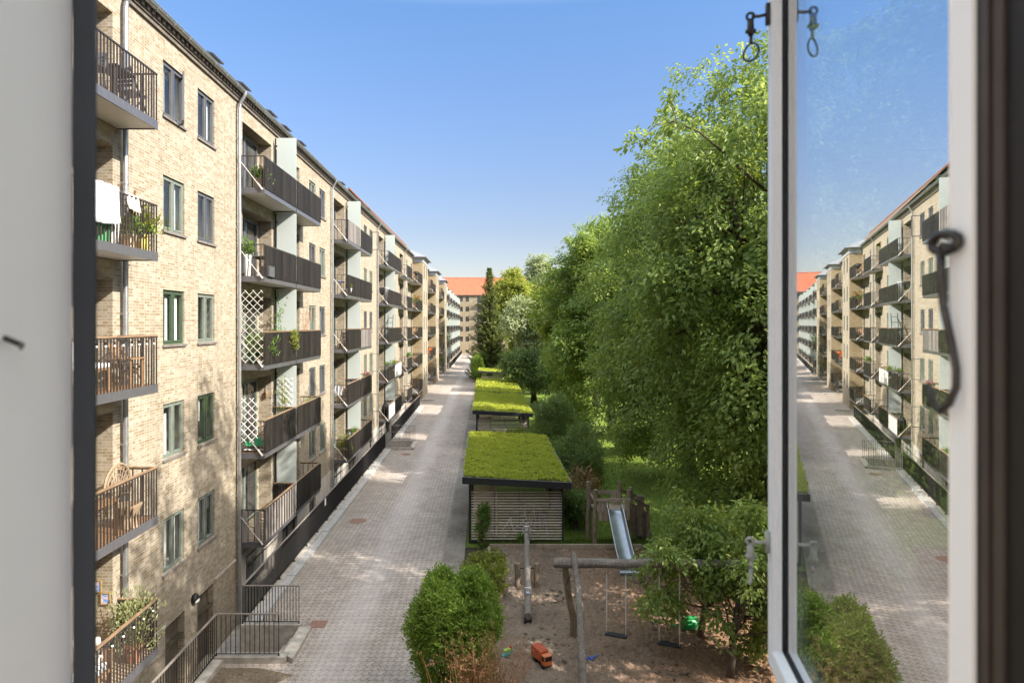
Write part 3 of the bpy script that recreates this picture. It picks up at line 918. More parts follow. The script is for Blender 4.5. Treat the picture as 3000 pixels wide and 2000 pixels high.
for y in scr:
    for k in range(5):
        balcony(bC, XF, y-3.3, y-.06, fl(k), .95, 'boards', 'bars', 'bars', fine=False)
        if y < 170: balcony(bC, XF, y+.06, y+3.2, fl(k), .95, 'boards', 'bars', 'bars', rod=False, fine=False)
        screen(bC, XF, y, fl(k)+.06, fl(k)+2.55, .95)
gutter(bC, 113.6, 178.5)
r = MB(); slope(r, -7.66, 15.4, -12.2, 16.6, 113.4, 178.6); slope(r, -12.2, 16.6, -17, 15.4, 113.4, 178.6)
slope(r, -7.64, 15.4, -12.2, 16.6, 98.02, 113.3)
ro = r.build('roof', ZINCROOF, bC)
for y in scr[:-1]: MB().box(-8.6, -8.0, y-3.2, y-2.4, 15.5, 15.95).build('roof_vent', DARKROOF, ro)
for y in (114.4, 125.3, 149.3): downpipe(bC, y, -.9, 15.2)

# ------------------------------------------------ end building with the red roof
YE = 179.2
bD = thing('apartment_building', (0, YE, 0), 'yellow brick block with steep orange tiled roof closing the far end of the yard', 'building')
hs = []; cols = []
for x in (-7.2, -5.5):
    cols.append((x, x+.95, 1.35))
for x in (-2.3, 3.0): cols.append((x, x+2.0, 1.8))
for x in (1.0, 6.5, 8.5, 12, 14, 18, 20, 24, 26, -12, -14, -18, -22, -26): cols.append((x, x+1.0, 1.35))
for (a, b, hh) in cols:
    for k in range(5):
        z1 = 15.62-2.75*k
        hs.append((a, b, z1-hh, z1, .12))
hs.append((-5.5, -4.5, .25, .75, .12))
mb = MB(); wall_y(mb, YE, -40, 48, -.5, 16.1, hs)
mb.build('wall', BRICK_END, bD)
for h in hs:
    a, b, z0, z1 = h[:4]; Y = YE+.12
    m = MB(); t = .06
    m.box(a, a+t, Y-.05, Y, z0, z1).box(b-t, b, Y-.05, Y, z0, z1).box(a+t, b-t, Y-.05, Y, z0, z0+t).box(a+t, b-t, Y-.05, Y, z1-t, z1)
    n = 2 if b-a < 1.5 else 3
    for i in range(1, n):
        xm = a+(b-a)*i/n; m.box(xm-.04, xm+.04, Y-.05, Y, z0+t, z1-t)
    w = m.build('window', FRAME_GREY, bD)
    MB().quad((a, Y-.02, z0), (b, Y-.02, z0), (b, Y-.02, z1), (a, Y-.02, z1)).build('pane', DGLASS, w)
for x in (-2.6, 2.7):
    for k in range(5):
        z = 15.62-2.75*k-1.95
        m = MB().box(x, x+2.7, YE-1.0, YE-.97, z-.15, z).box(x, x+.03, YE-.97, YE-.003, z-.15, z).box(x+2.67, x+2.7, YE-.97, YE-.003, z-.15, z)
        b = m.build('balcony', FASCIA, bD)
        MB().box(x+.03, x+2.67, YE-.97, YE-.003, z-.13, z-.02).build('deck', SOFFIT, b)
        m = MB().box(x, x+2.7, YE-1.0, YE-.96, z+.95, z+1.0).box(x, x+.04, YE-.96, YE-.01, z+.95, z+1.0).box(x+2.66, x+2.7, YE-.96, YE-.01, z+.95, z+1.0)
        for i in range(14): m.box(x+.2*i+.02, x+.2*i+.05, YE-.99, YE-.97, z, z+.95)
        for i in range(4): m.box(x+.005, x+.03, YE-.2-.2*i, YE-.17-.2*i, z, z+.95)
        m.build('railing', RAIL, b)
r = MB()
r.quad((-40, YE-.35, 16.15), (48, YE-.35, 16.15), (48, YE+5.2, 21.2), (-40, YE+5.2, 21.2))
r.quad((48, YE+10.7, 16.15), (-40, YE+10.7, 16.15), (-40, YE+5.2, 21.2), (48, YE+5.2, 21.2))
r.tube([(-40, YE+5.2, 21.2), (48, YE+5.2, 21.2)], .12, 8)
r.build('roof', TILE, bD)
MB().box(-40, 48, YE-.45, YE-.30, 16.02, 16.14).build('gutter', FASCIA, bD)
# ================================================================== ground
PITS = [(-7.84, -6.4, 8.5, 63.0), (-7.84, -6.4, 114.0, 177.0)]
STAIRS = [(-6.4, -4.9, 15.55, 16.95), (-6.4, -4.9, 41.55, 43.9)]
g = MB(); sheet(g, -500, 500, -300, 900, 0.0, PITS+STAIRS); struct(g, 'ground', EARTH)
g = MB(); sheet(g, -6.2, -1.45, 9.9, 179, .006, STAIRS)
sheet(g, -7.8, -6.2, 63.0, 114.0, .006, [])
struct(g, 'road', PAVE)
random.seed(3)
g = MB(); pts = [(-6.17, 10, .012)]+[(-4.55+.35*math.sin(y*1.3)+random.uniform(-.12, .12), y, .012) for y in np.arange(10, 15.0, .3)]+[(-5.3, 15.1, .012), (-6.17, 15.12, .012)]
g.add(pts, [tuple(range(len(pts)))]); struct(g, 'bare_soil_patch', soil('patch_soil', (.15, .115, .08), (.22, .175, .13), (.30, .25, .19)))
g = MB(); sheet(g, -1.45, -.72, 9.9, 100, .010); struct(g, 'gravel_verge', GRAVEL)
# gentle uneven ground under the play area and the lawn
def uneven(x, y, a=.05): return .02+a*(math.sin(x*1.7+y*.9)*math.sin(y*1.3-x*.4)*.5+.5)
rng = np.random.default_rng(17)
NX, NY = 230, 330
cl = rng.uniform(0, 1, (NY+1, NX+1))
for _ in range(2): cl = (cl+np.roll(cl, 1, 0)+np.roll(cl, 1, 1)+np.roll(cl, -1, 0)+np.roll(cl, -1, 1))/5
cl = (cl-cl.mean())/cl.std()
fine = rng.normal(size=(NY+1, NX+1))*.004
g = MB(); g.grid(lambda u, v: (.15+9*u, 10+13.1*v, uneven(.15+9*u, 10+13.1*v)+.024*cl[int(round(v*NY)), int(round(u*NX))]+fine[int(round(v*NY)), int(round(u*NX))]), NX, NY)
o = struct(g, 'playground_ground', SAND)
o.data.polygons.foreach_set('use_smooth', [True]*len(o.data.polygons))
g = MB(); sheet(g, -.70, 60, 23.25, 178, .014); struct(g, 'lawn', LAWN)
g = MB(); sheet(g, 9.16, 40, 2, 23.24, .012); struct(g, 'wood_chip_bed', soil('wood_chips', (.10, .06, .04), (.17, .105, .065), (.26, .17, .11)))
# grass along the timber edging and round the shed
rng = np.random.default_rng(3)
n = 5200
P = np.stack([rng.uniform(-.2, 6.4, n), 23.2+rng.uniform(0, 1, n)**1.6*.75, np.full(n, .012)], 1)
n2 = 9000
P2 = np.stack([rng.uniform(3.1, 12, n2), rng.uniform(24, 40, n2), np.full(n2, .012)], 1)
P = np.concatenate([P, P2]); m = len(P)
D = np.stack([rng.normal(size=m)*.35, rng.normal(size=m)*.35, np.ones(m)], 1)
N = rng.normal(size=(m, 3)); N[:, 2] *= .2
o = leaf_mesh('grass', P, D, N, rng.uniform(.08, .2, m), .022, L_GRASS)
tag(o, 'short green grass tufts along the timber edging and the lawn', 'grass', kind='stuff')

# light well, coping, kerb
p = MB()
for (x0, x1, y0, y1) in PITS:
    sheet(p, x0, x1, y0, y1, -1.5)
    hs = [(s[2], s[3]) for s in STAIRS if y0 < s[2] < y1]
    cuts = [y0] + [v for h in hs for v in h] + [y1]
    for i in range(0, len(cuts), 2):
        a, b = cuts[i], cuts[i+1]
        p.quad((x1, b, -1.5), (x1, a, -1.5), (x1, a, 0), (x1, b, 0))
    p.quad((x0, y0, -1.5), (x1, y0, -1.5), (x1, y0, 0), (x0, y0, 0))
    p.quad((x0, y1, -1.5), (x0, y1, 0), (x1, y1, 0), (x1, y1, -1.5))
for (x0, x1, y0, y1) in STAIRS:
    n = 8
    for i in range(n):
        xa = x1-.19*i; xb = x1-.19*(i+1); z = -.19*(i+1)+.02
        if i == n-1: xb = x0
        p.quad((xb, y0, z), (xa, y0, z), (xa, y1, z), (xb, y1, z))
        p.quad((xa, y0, z), (xa, y0, z+.19), (xa, y1, z+.19), (xa, y1, z))
    p.quad((x0, y0, -1.5), (x0, y0, 0), (x1, y0, 0), (x1, y0, -1.5))
    p.quad((x0, y1, -1.5), (x1, y1, -1.5), (x1, y1, 0), (x0, y1, 0))
struct(p, 'light_well', CONCRETE)
k = MB()
def seg(y0, y1):
    y = y0
    while y < y1-.05:
        L = min(random.uniform(.9, 1.15), y1-y)
        dx = random.uniform(-.015, .015); dz = random.uniform(-.012, .012)
        k.box(-6.24+dx, -5.98+dx, y+.006, y+L-.006, -.05, .10+dz)
        y += L
cop = MB()
for a, b in ((17.2, 41.3), (44.15, 63)):
    seg(a, b); cop.box(-6.42, -6.245, a, b, -.05, .115)
seg(114, 176); cop.box(-6.42, -6.245, 114, 176, -.05, .115)
for (x0, x1, y0, y1) in STAIRS:
    cop.box(-6.42, -4.72, y0-.25, y0-.005, -.05, .15); cop.box(-6.42, -4.85, y1+.005, y1+.25, -.05, .15)
    cop.add([(-4.86, y0, .0), (-4.55, y0-.25, .0), (-4.55, y1, .0), (-4.86, y1, .0), (-4.86, y0, .12), (-4.55, y0-.25, .12), (-4.55, y1, .12), (-4.86, y1, .12)],
            [(4, 5, 6, 7), (0, 1, 5, 4), (1, 2, 6, 5), (2, 3, 7, 6), (3, 0, 4, 7)])
for y, x0, x1 in ((68.2, -6.7, -5.4), (83.6, -7.0, -5.5), (105.5, -7.2, -5.5)):
    cop.box(x0, x1, y-.35, y+.35, -.05, .16); cop.box(x0, x1-.3, y+.35, y+1.3, -.05, .05)
cop.box(-6.42, -6.18, 9, 15.28, -.05, .115)
struct(k, 'kerb', plain('granite_kerb', (.36, .345, .33), .85, .3, 11, bump=.3))
struct(cop, 'concrete_coping', CONCRETE)
e = MB()
x = .15
while x < 5.6:
    L = min(random.uniform(1.6, 2.4), 5.6-x)
    e.box(x, x+L-.015, 23.08+random.uniform(-.01, .01), 23.2, -.02, .17); x += L
y = 10.0
while y < 23:
    L = min(2.2, 23.06-y); e.box(.08, .2, y, y+L-.015, -.02, .14); y += L
solo(e, 'timber_edging', PLANK, (2.8, 23.1, 0), 'low grey timber edging between the play gravel and the grass strip before the shed', 'edging', bevel=.012)

# ================================================================== light-well fences
def fence(name, pts, label, z0=.12, h=1.02, sp=.11, dense=True, group='black railings along the light wells', sheeted=None):
    c = Vector(((pts[0][0]+pts[-1][0])/2, (pts[0][1]+pts[-1][1])/2, 0))
    root = thing(name, c, label, 'railing', group)
    top = MB(); bars = MB(); low = MB(); feet = MB()
    for (a, b) in zip(pts[:-1], pts[1:]):
        p = Vector((*a, z0+h)); q = Vector((*b, z0+h))
        top.bar(p, q, .05, .022)
        low.bar(p+Vector((0, 0, -h+.08)), q+Vector((0, 0, -h+.08)), .035, .012)
        railing_bars(bars, a, b, z0+.08, z0+h-.011, sp, .014, .007)
        L = (q-p).length; n = max(1, round(L/1.5)); u = (q-p).normalized()
        for i in range(n+1):
            r = p+u*(L*i/n)
            feet.box(r.x-.015, r.x+.015, r.y-.015, r.y+.015, z0-.02, z0+.08)
            feet.box(r.x-.045, r.x+.045, r.y-.045, r.y+.045, z0-.008, z0+.006)
    top.build('top_rail', plain('worn_rail', (.20, .175, .155), .5, .25, 9), root)
    low.build('bottom_rail', BLACKMETAL, root); bars.build('balusters', BLACKMETAL, root); feet.build('foot', BLACKMETAL, root)
    if sheeted:
        m = MB()
        for (a, b) in sheeted: m.box(-6.40+.012, -6.40+.018, a, b, z0+.1, z0+h-.05)
        m.build('infill_sheet', plain('black_mesh_sheet', (.045, .045, .045), .7, .3, 3), root)
    return root
fence('stair_railing', [(-6.38, 9.0), (-6.38, 15.38), (-4.9, 15.38)], 'black iron railing with worn top rail bending round the nearest basement stairs', group=None)
fence('stair_railing', [(-4.9, 17.05), (-6.38, 17.05), (-6.38, 41.4), (-4.75, 41.4)], 'long black iron railing running along the light well between the two basement stairs', sp=.075, group=None)
fence('stair_railing', [(-4.78, 44.05), (-6.38, 44.05), (-6.38, 63.0)], 'black iron railing beyond the second basement stairs, ending before the first bay', sp=.09, group=None)
fence('stair_railing', [(-6.38, 114.2), (-6.38, 176)], 'distant black railing below the far row of frosted screens', sp=.3, group=None)

solo(MB().box(-6.352, -6.346, 25.62, 25.84, .83, 1.11), 'notice_plate', WHITEPLASTIC, (-6.35, 25.73, .97), 'small white notice plate fixed to the black railing', 'sign')

RUST = plain('rusty_iron', (.26, .155, .115), .75, .3, 20, bump=.3)
def manhole(x, y, r, label):
    m = MB().lathe((x, y, .007), [(r, 0), (r, .008), (r-.03, .011), (r-.05, .008), (.02, .008)], 28)
    for i in range(-3, 4):
        w = math.sqrt(max(.01, (r-.08)**2-(i*r/4)**2))
        m.box(x-w, x+w, y+i*r/4-.012, y+i*r/4+.012, .014, .019)
    solo(m, 'manhole_cover', RUST, (x, y, .007), label, 'manhole cover')
manhole(-5.2, 26.4, .36, 'round rusty manhole cover in the paving beside the kerb')
manhole(-4.9, 40.0, .33, 'distant round rusty manhole cover before the second basement stairs')
m = MB().box(-4.68, -4.24, 17.1, 17.52, .008, .018)
for i in range(7): m.box(-4.66, -4.26, 17.13+.055*i, 17.155+.055*i, .018, .023)
solo(m, 'drain_cover', RUST, (-4.46, 17.3, 0), 'square rusty drain cover near the nearest basement stairs', 'drain cover')

l = thing('wall_lamp', (XF, 17.38, .66), 'round black bulkhead lamp on the brick between the two basement doors', 'lamp')
MB().ball((XF+.06, 17.38, .66), .14, 14, 8, (.75, 1, 1)).build('lamp_body', BLACKMETAL, l, smooth=True)
m = MB(); m.ball((XF+.085, 17.38, .62), .118, 12, 8, (.78, 1, .75)); m.build('lamp_glass', plain('lamp_glass', (.55, .55, .52), .3, .1, 9), l, smooth=True)
# ================================================================== sheds with sedum roofs
def shed(x0, x1, y0, y1, label, seed, detail=2, zl=2.5, zr=2.3, ntuft=26000):
    rng = np.random.default_rng(seed); random.seed(seed)
    root = thing('bicycle_shed', ((x0+x1)/2, y0+.5, 0), label, 'shed', 'black sheds with planted roofs')
    def zt(x): return zl+(zr-zl)*(x-x0)/(x1-x0)
    m = MB()
    t = .20
    def slab(xa, xb, ya, yb, up, dn):
        m.add([(xa,ya,zt(xa)-dn),(xb,ya,zt(xb)-dn),(xb,yb,zt(xb)-dn),(xa,yb,zt(xa)-dn),(xa,ya,zt(xa)+up),(xb,ya,zt(xb)+up),(xb,yb,zt(xb)+up),(xa,yb,zt(xa)+up)],
              [(0,3,2,1),(4,5,6,7),(0,1,5,4),(1,2,6,5),(2,3,7,6),(3,0,4,7)])
    slab(x0, x1, y0, y0+.04, .035, t); slab(x0, x1, y1-.04, y1, .035, t)
    slab(x0, x0+.04, y0+.04, y1-.04, .035, t); slab(x1-.04, x1, y0+.04, y1-.04, .035, t)
    slab(x0+.04, x1-.04, y0+.04, y1-.04, -.03, .12)
    rf = m.build('roof', BLACKWOOD, root)
    e = MB()
    for (xa, xb, ya, yb) in ((x0-.012, x0+.05, y0-.012, y1+.012), (x1-.05, x1+.012, y0-.012, y1+.012), (x0+.05, x1-.05, y0-.012, y0+.05)):
        e.add([(xa,ya,zt(xa)+.037),(xb,ya,zt(xb)+.037),(xb,yb,zt(xb)+.037),(xa,yb,zt(xa)+.037),(xa,ya,zt(xa)+.05),(xb,ya,zt(xb)+.05),(xb,yb,zt(xb)+.05),(xa,yb,zt(xa)+.05)],
              [(0,3,2,1),(4,5,6,7),(0,1,5,4),(1,2,6,5),(2,3,7,6),(3,0,4,7)])
    e.build('roof_edge', plain('zinc_edge', (.20, .20, .21), .5, .2, 6, metal=.4), rf)
    # planting: uneven mat plus many little cushions
    nx, ny = 60, int(60*(y1-y0)/(x1-x0))
    ph = rng.uniform(0, 6, 8)
    def hh(x, y):
        return .055+.022*math.sin(x*3.1+ph[0]+math.sin(y*2.3))+.018*math.sin(y*4.3+ph[1]+x*2)+.016*math.sin(x*9+ph[2])*math.sin(y*8+ph[3])
    s = MB(); s.grid(lambda u, v: (x0+.05+(x1-x0-.1)*u, y0+.05+(y1-y0-.1)*v, zt(x0+(x1-x0)*u)+(hh(x0+(x1-x0)*u, y0+(y1-y0)*v) if 0 < u < 1 and 0 < v < 1 else -.02)), nx, ny)
    t_ = NT('sedum_mat'); p = t_.pos(); n1 = t_.noise(p, 1.3, 5, .65); n2 = t_.noise(p, 16, 4, .7)
    f = t_.math('ADD', t_.math('MULTIPLY', n1, .5), t_.math('MULTIPLY', n2, .5))
    col = t_.ramp(f, [(.32, (.05, .04, .022)), (.46, (.10, .095, .022)), (.58, (.20, .21, .026)), (.72, (.32, .34, .04))])
    MATS['sedum'] = MATS.get('sedum') or t_.end(t_.pbr(col, .9, 0, .15, t_.bump(n2, 1, .05)))
    pl = s.build('sedum_planting', MATS['sedum'], root, smooth=True)
    K = 24; sp = math.sqrt((x1-x0)*(y1-y0)/(ntuft/K))
    gx, gy = np.meshgrid(np.arange(x0+.08, x1-.06, sp), np.arange(y0+.08, y1-.06, sp))
    cx = np.clip(gx.ravel()+rng.normal(size=gx.size)*sp*.33, x0+.07, x1-.07); cy = np.clip(gy.ravel()+rng.normal(size=gx.size)*sp*.33, y0+.07, y1-.07)
    # patchy: bare spots where a slow wave is low
    w = np.sin(cx*2.1+ph[4])+np.sin(cy*1.7+ph[5]+cx)+np.sin(cx*5.5-cy*4.2+ph[6])*.9
    keep = rng.uniform(size=len(cx)) < np.clip(.86+.14*w, .3, 1)
    cx = cx[keep]; cy = cy[keep]; nc = len(cx)
    cz = np.array([zt(a)+hh(a, b) for a, b in zip(cx, cy)])
    C = np.stack([cx, cy, cz], 1)
    hgt = rng.uniform(.5, 1.25, size=(nc, 1, 1))
    off = rng.normal(size=(nc, K, 3))*np.array([sp*.30, sp*.30, 0])
    off[:, :, 2] = np.clip(.055-(off[:, :, 0]**2+off[:, :, 1]**2)*7, -.01, .06)*1.0
    off = off*np.concatenate([np.ones((nc, 1, 2)), hgt], 2)
    P = C[:, None, :]+off
    D = rng.normal(size=(nc, K, 3))*np.array([.6, .6, .3])+off*np.array([9, 9, 0])+np.array([0, 0, .7])
    N = rng.normal(size=(nc, K, 3))*.6+np.array([0, 0, .5])
    L = rng.uniform(.035, .075, nc*K)*(1 if detail > 1 else 1.6)
    leaf_mesh('sedum_cushions', P.reshape(-1, 3), D.reshape(-1, 3), N.reshape(-1, 3), L, L*.7, L_SEDUM, pl)
    # posts and walls
    xa, xb = x0+.27, x1-.30
    for (x, y) in [(xa, y0+.55), (xb, y0+.55), (xa, y1-.5), (xb, y1-.5), (xa, (y0+y1)/2), (xb, (y0+y1)/2)]:
        MB().box(x-.045, x+.045, y-.045, y+.045, 0, zt(x)-.21).build('post', BLACKWOOD, root)
    f = MB()
    for i in range(18):
        z = .16+i*.10
        f.box(xa+.05, xb+.03, y0+.48, y0+.503, z, z+.040)
    f.build('slat_wall', SHEDSLAT, root)
    b = MB().box(xb+.005, xb+.05, y0+.44, y0+.48, .05, 1.93)
    for x in (xa+.9, xa+1.8): b.box(x-.03, x+.03, y0+.503, y0+.55, .05, 1.93)
    b.box(xa, xb, y0+.46, y0+.55, .03, .12).build('wall_batten', BLACKWOOD, root)
    f = MB(); n = int((y1-y0-1.2)/.13)
    for i in range(15): f.box(xb+.05, xb+.07, y0+.6, y1-.6, .2+i*.12, .28+i*.12)
    f.build('side_wall', BLACKWOOD, root)
    f = MB()
    for i in range(6): f.box(xa+.12+.15*i, xa+.26+.15*i, y0+1.35, y0+1.37, .05, 1.9)
    f.build('partition', plain('pale_boards', (.42, .35, .26), .8, .2, 4, island=.15), root)
    return root
shed(-.83, 3.09, 23.2, 33.0, 'nearest bicycle shed with slatted grey wall and mossy green sedum roof', 11, ntuft=72000)
shed(-.82, 3.05, 41.2, 52.2, 'second bicycle shed along the road, sedum roof with open slatted front behind a golden yew', 12, ntuft=48000)
shed(-.82, 3.05, 53.2, 65.0, 'third shed, its sedum roof directly behind a dark gap after the second', 13, 1, ntuft=30000)
shed(-.80, 2.6, 76.0, 80.6, 'farthest small shed with a thin green roof on black posts in front of the spruce', 14, 1, ntuft=12000)

def bicycle(x, y, rot, label, colr):
    root = thing('bicycle', (x, y, 0), label, 'bicycle', 'bicycles inside the nearest shed')
    M = Matrix.Translation((x, y, 0)) @ Matrix.Rotation(rot, 4, 'Z')
    def T(*p): return M @ Vector(p)
    for wx in (-.52, .52):
        w = MB(); n = 24
        w.tube([T(wx+.33*math.cos(2*PI*i/n), 0, .35+.33*math.sin(2*PI*i/n)) for i in range(n+1)], .02, 6, cap=False)
        wh = w.build('wheel', BLACKMETAL, root)
        s = MB()
        for i in range(10): s.bar(T(wx, 0, .35), T(wx+.32*math.cos(.63*i), 0, .35+.32*math.sin(.63*i)), .006)
        s.build('spokes', STEEL, wh)
    f = MB()
    for a, b in (((-.52, .35), (-.12, .32)), ((-.12, .32), (-.22, .82)), ((-.22, .80), (.34, .84)), ((-.12, .32), (.37, .72)), ((-.52, .35), (-.22, .76)), ((.33, .98), (.52, .35))):
        f.tube([T(a[0], 0, a[1]), T(b[0], 0, b[1])], .018, 6)
    f.build('frame', plain('bike_paint_'+label[:5], colr, .4, .1, 5), root)
    MB().ball(T(-.24, 0, .93), .1, 8, 5, (1.3, .8, .4)).build('saddle', BLACKMETAL, root)
    MB().tube([T(.2, -.28, 1.08), T(.33, -.1, 1.05), T(.33, .1, 1.05), T(.2, .28, 1.08)], .014, 6).build('handlebar', STEEL, root)
bicycle(1.15, 24.25, R(12), 'white bicycle parked behind the slats in the nearest shed', (.6, .58, .54))
bicycle(1.75, 24.75, R(70), 'beige bicycle parked in the middle behind the slats of the nearest shed', (.5, .42, .3))
bicycle(2.2, 24.7, R(100), 'blue-grey bicycle parked at the right behind the shed slats', (.2, .27, .33))

# ================================================================== play equipment
def log(mb, p, q, r0, r1, n=12, k=8, amp=.02):
    mb.tube(wob(p, q, k, amp), [r0+(r1-r0)*i/k+random.uniform(-.006, .006) for i in range(k+1)], n, jit=.05)

random.seed(21)
s = thing('seesaw', (1.26, 19.66, 0), 'log seesaw with metal handles between two short wooden posts', 'seesaw')
m = MB(); log(m, (1.14, 17.3, .22), (1.40, 22.1, 1.16), .105, .085); m.build('plank_log', LOGGREY, s, smooth=False)
for x in (.97, 1.55):
    m = MB(); log(m, (x, 19.66, -.05), (x+.0, 19.68, .76), .085, .08, 12, 4, .01); m.build('post', LOG, s)
MB().tube([(.97, 19.66, .62), (1.55, 19.66, .62)], .018, 8).build('axle', BLACKMETAL, s)
for y, z in ((18.15, .40), (21.55, 1.06)):
    x = 1.14+.26*(y-17.3)/4.8
    m = MB().tube([(x-.10, y, z+.02), (x-.13, y, z+.16), (x-.08, y, z+.24), (x+.08, y, z+.24), (x+.13, y, z+.16), (x+.10, y, z+.02)], .013, 7)
    m.box(x-.045, x+.045, y-.06, y+.06, z+.095, z+.11); m.build('handle', plain('handle_steel', (.62, .64, .68), .3, .1, 5, metal=.7), s)
MB().tube([(1.14-.1, 17.4, .06), (1.14+.1, 17.4, .06)], .09, 12).build('bumper', BLACKMETAL, s)

w = thing('swing_set', (3.5, 15.5, 0), 'weathered log swing set with crossed posts carrying two seats', 'swing set')
A0 = Vector((1.76, 16.35, 2.0)); A1 = Vector((6.5, 14.45, 2.66))
m = MB(); m.tube(wob(A0, A1, 9, .03), [.125, .12, .115, .11, .11, .105, .105, .10, .10, .095], 12, jit=.05); m.build('beam', LOGGREY, w)
m = MB(); m.tube([(2.27, 16.65, -.1), (2.25, 16.55, .5), (2.14, 16.5, 1.0), (2.06, 16.4, 1.5), (2.0, 16.3, 1.92)], [.10, .09, .085, .085, .08], 12, jit=.06); m.build('post', LOG, w)
m = MB(); m.tube([(2.10, 13.7, -.1), (2.14, 14.4, .6), (2.22, 15.1, 1.15), (2.24, 15.7, 1.7), (2.20, 16.2, 2.32)], [.095, .09, .09, .08, .075], 12, jit=.06); m.build('post', LOGGREY, w)
m = MB(); log(m, (6.2, 13.2, -.1), (6.22, 14.4, 2.6), .09, .08, 12, 5, .03); m.build('post', LOG, w)
m = MB(); log(m, (6.5, 15.9, -.1), (6.35, 14.7, 2.5), .09, .08, 12, 5, .03); m.build('post', LOG, w)
m = MB().tube([(1.98, 15.9, 1.62), (2.2, 16.6, 1.62)], .014, 6); m.build('bolt', BLACKMETAL, w)
RUBBER = plain('black_rubber', (.018, .018, .02), .7, .2, 14)
for (t, lab) in ((.30, 'black rubber swing seat on chains, the left one nearer the crossed posts'), (.545, 'black rubber swing seat on chains, the right one beside the small tree')):
    c = A0.lerp(A1, t); u = (A1-A0).normalized(); v = Vector((-u.y, u.x, 0))
    sw = thing('swing', (c.x, c.y, .45), lab, 'swing', 'swings on the log frame')
    zb = c.z-.13
    m = MB(); m.obox((c.x, c.y, .45), Vector((u.x, u.y, 0))*.27, v*.09, (0, 0, .022)); m.build('seat', RUBBER, sw, bevel=.012)
    for sg in (-1, 1):
        m = MB(); p = c+u*(.235*sg)
        q = Vector((p.x, p.y, .47)); tp = Vector((p.x, p.y, c.z-.1+u.z*.25*sg))
        n = int((tp.z-q.z)/.045)
        for i in range(n):
            z = q.z+.045*i; o_ = Vector((.011, 0, 0)) if i % 2 else Vector((0, .011, 0))
            pts = [Vector((q.x, q.y, z))+o_*math.cos(a)+Vector((0, 0, .028))*math.sin(a)+Vector((0, 0, .02)) for a in (0, 1.57, 3.14, 4.71, 6.28)]
            m.tube(pts, .0045, 4, cap=False)
        m.tube([q+Vector((0, 0, .25)), tp-Vector((0, 0, .2))], .015, 6)
        m.tube([tp+Vector((-.05, 0, .0)), tp+Vector((0, 0, -.04)), tp+Vector((.05, 0, 0))], .012, 6)
        m.build('chain', plain('chain_steel', (.60, .58, .55), .5, .15, 40), sw)

# slide tower
t = thing('slide_tower', (4.6, 23.9, 0), 'small wooden play tower of round posts with steel slide and plank ramp', 'play tower')
PST = [(3.84, 24.15, 2.15, .10), (3.94, 23.36, 2.06, .085), (5.05, 24.35, 2.1, .09), (5.25, 23.75, 1.95, .09)]
for x, y, h, r in PST:
    m = MB(); log(m, (x, y, -.1), (x+random.uniform(-.03, .03), y, h), r, r*.92, 12, 5, .025); m.build('post', LOG, t)
for x, y, h in ((5.72, 24.2, 1.62), (6.05, 24.15, 1.32), (5.62, 25.1, 1.7), (6.1, 25.2, 1.35)):
    m = MB(); log(m, (x, y, -.1), (x, y, h), .085, .08, 12, 4, .02); m.build('post', LOG, t)
MB().box(3.95, 5.2, 23.35, 24.3, 1.22, 1.28).build('platform', PLANK, t)
m = MB()
for x, wd in ((4.06, .15), (4.24, .2)): m.box(x, x+wd, 23.30, 23.335, .95, 1.72)
m.box(5.02, 5.18, 23.30, 23.335, .98, 1.72)
m.box(3.98, 5.22, 23.27, 23.30, 1.66, 1.76); m.box(3.9, 5.1, 24.28, 24.32, 1.66, 1.78); m.box(3.88, 3.91, 23.4, 24.15, 1.66, 1.76)
for x in (4.7, 4.9): m.box(x, x+.17, 24.25, 24.28, 1.2, 1.72)
m.build('guard_boards', PLANK, t)
m = MB()
for (a, b) in (((5.28, 23.8, 1.72), (6.08, 24.1, 1.2)), ((5.1, 24.5, 1.75), (6.1, 25.15, 1.25))): m.bar(a, b, .04, .10)
for i in range(7):
    f = i/6
    m.obox((5.35+.62*f, 23.86+.26*f, .88-.36*f+.06*random.random()), (.045, .015, 0), (-.004, .013, 0), (0, 0, .55-.04*f))
m.build('ramp_boards', plain('dark_planks', (.15, .11, .085), .85, .4, 5, island=.3), t)
m = MB(); m.obox((5.65, 24.45, .62), (.48, .15, -.5), (-.12, .36, 0), (.01, 0, .02)); m.build('ramp', PLANK, t)
# chute: U section swept down
def chute_pt(s):
    ctr = [(4.62, 23.32, 1.33), (4.615, 23.0, 1.25), (4.58, 22.2, .86), (4.53, 21.3, .52), (4.50, 20.75, .38), (4.48, 20.35, .34)]
    f = s*(len(ctr)-1); i = min(int(f), len(ctr)-2); r = f-i
    return Vector(ctr[i]).lerp(Vector(ctr[i+1]), r)
sec = [(-.275, .20), (-.262, .20), (-.25, .05), (-.20, .0), (.20, .0), (.25, .05), (.262, .20), (.275, .20)]
m = MB(); NS = 30; vs = []
for i in range(NS+1):
    p = chute_pt(i/NS)
    hs = 1.0 if i < NS*.85 else max(.12, 1-(i/NS-.85)/.15)
    if i < NS*.12: hs = 1.0+(.12-i/NS)*4
    for (a, b) in sec: vs.append((p.x+a, p.y-b*.25, p.z+b*hs))
fs = [(i*8+j, i*8+j+1, (i+1)*8+j+1, (i+1)*8+j) for i in range(NS) for j in range(7)]
m.add(vs, fs)
ch = m.build('chute', plain('slide_steel', (.34, .36, .40), .36, .15, 4, metal=.8), t, smooth=True)
md = ch.modifiers.new('sheet', 'SOLIDIFY'); md.thickness = .008
rm_ = MB()
for sg in (-1, 1):
    rm_.tube([chute_pt(i/NS)+Vector((.268*sg, -.05, (.205 if i < NS*.85 else .205*max(.12, 1-(i/NS-.85)/.15))+(max(0, .12-i/NS)*.8 if i < NS*.12 else 0))) for i in range(NS+1)], .016, 6)
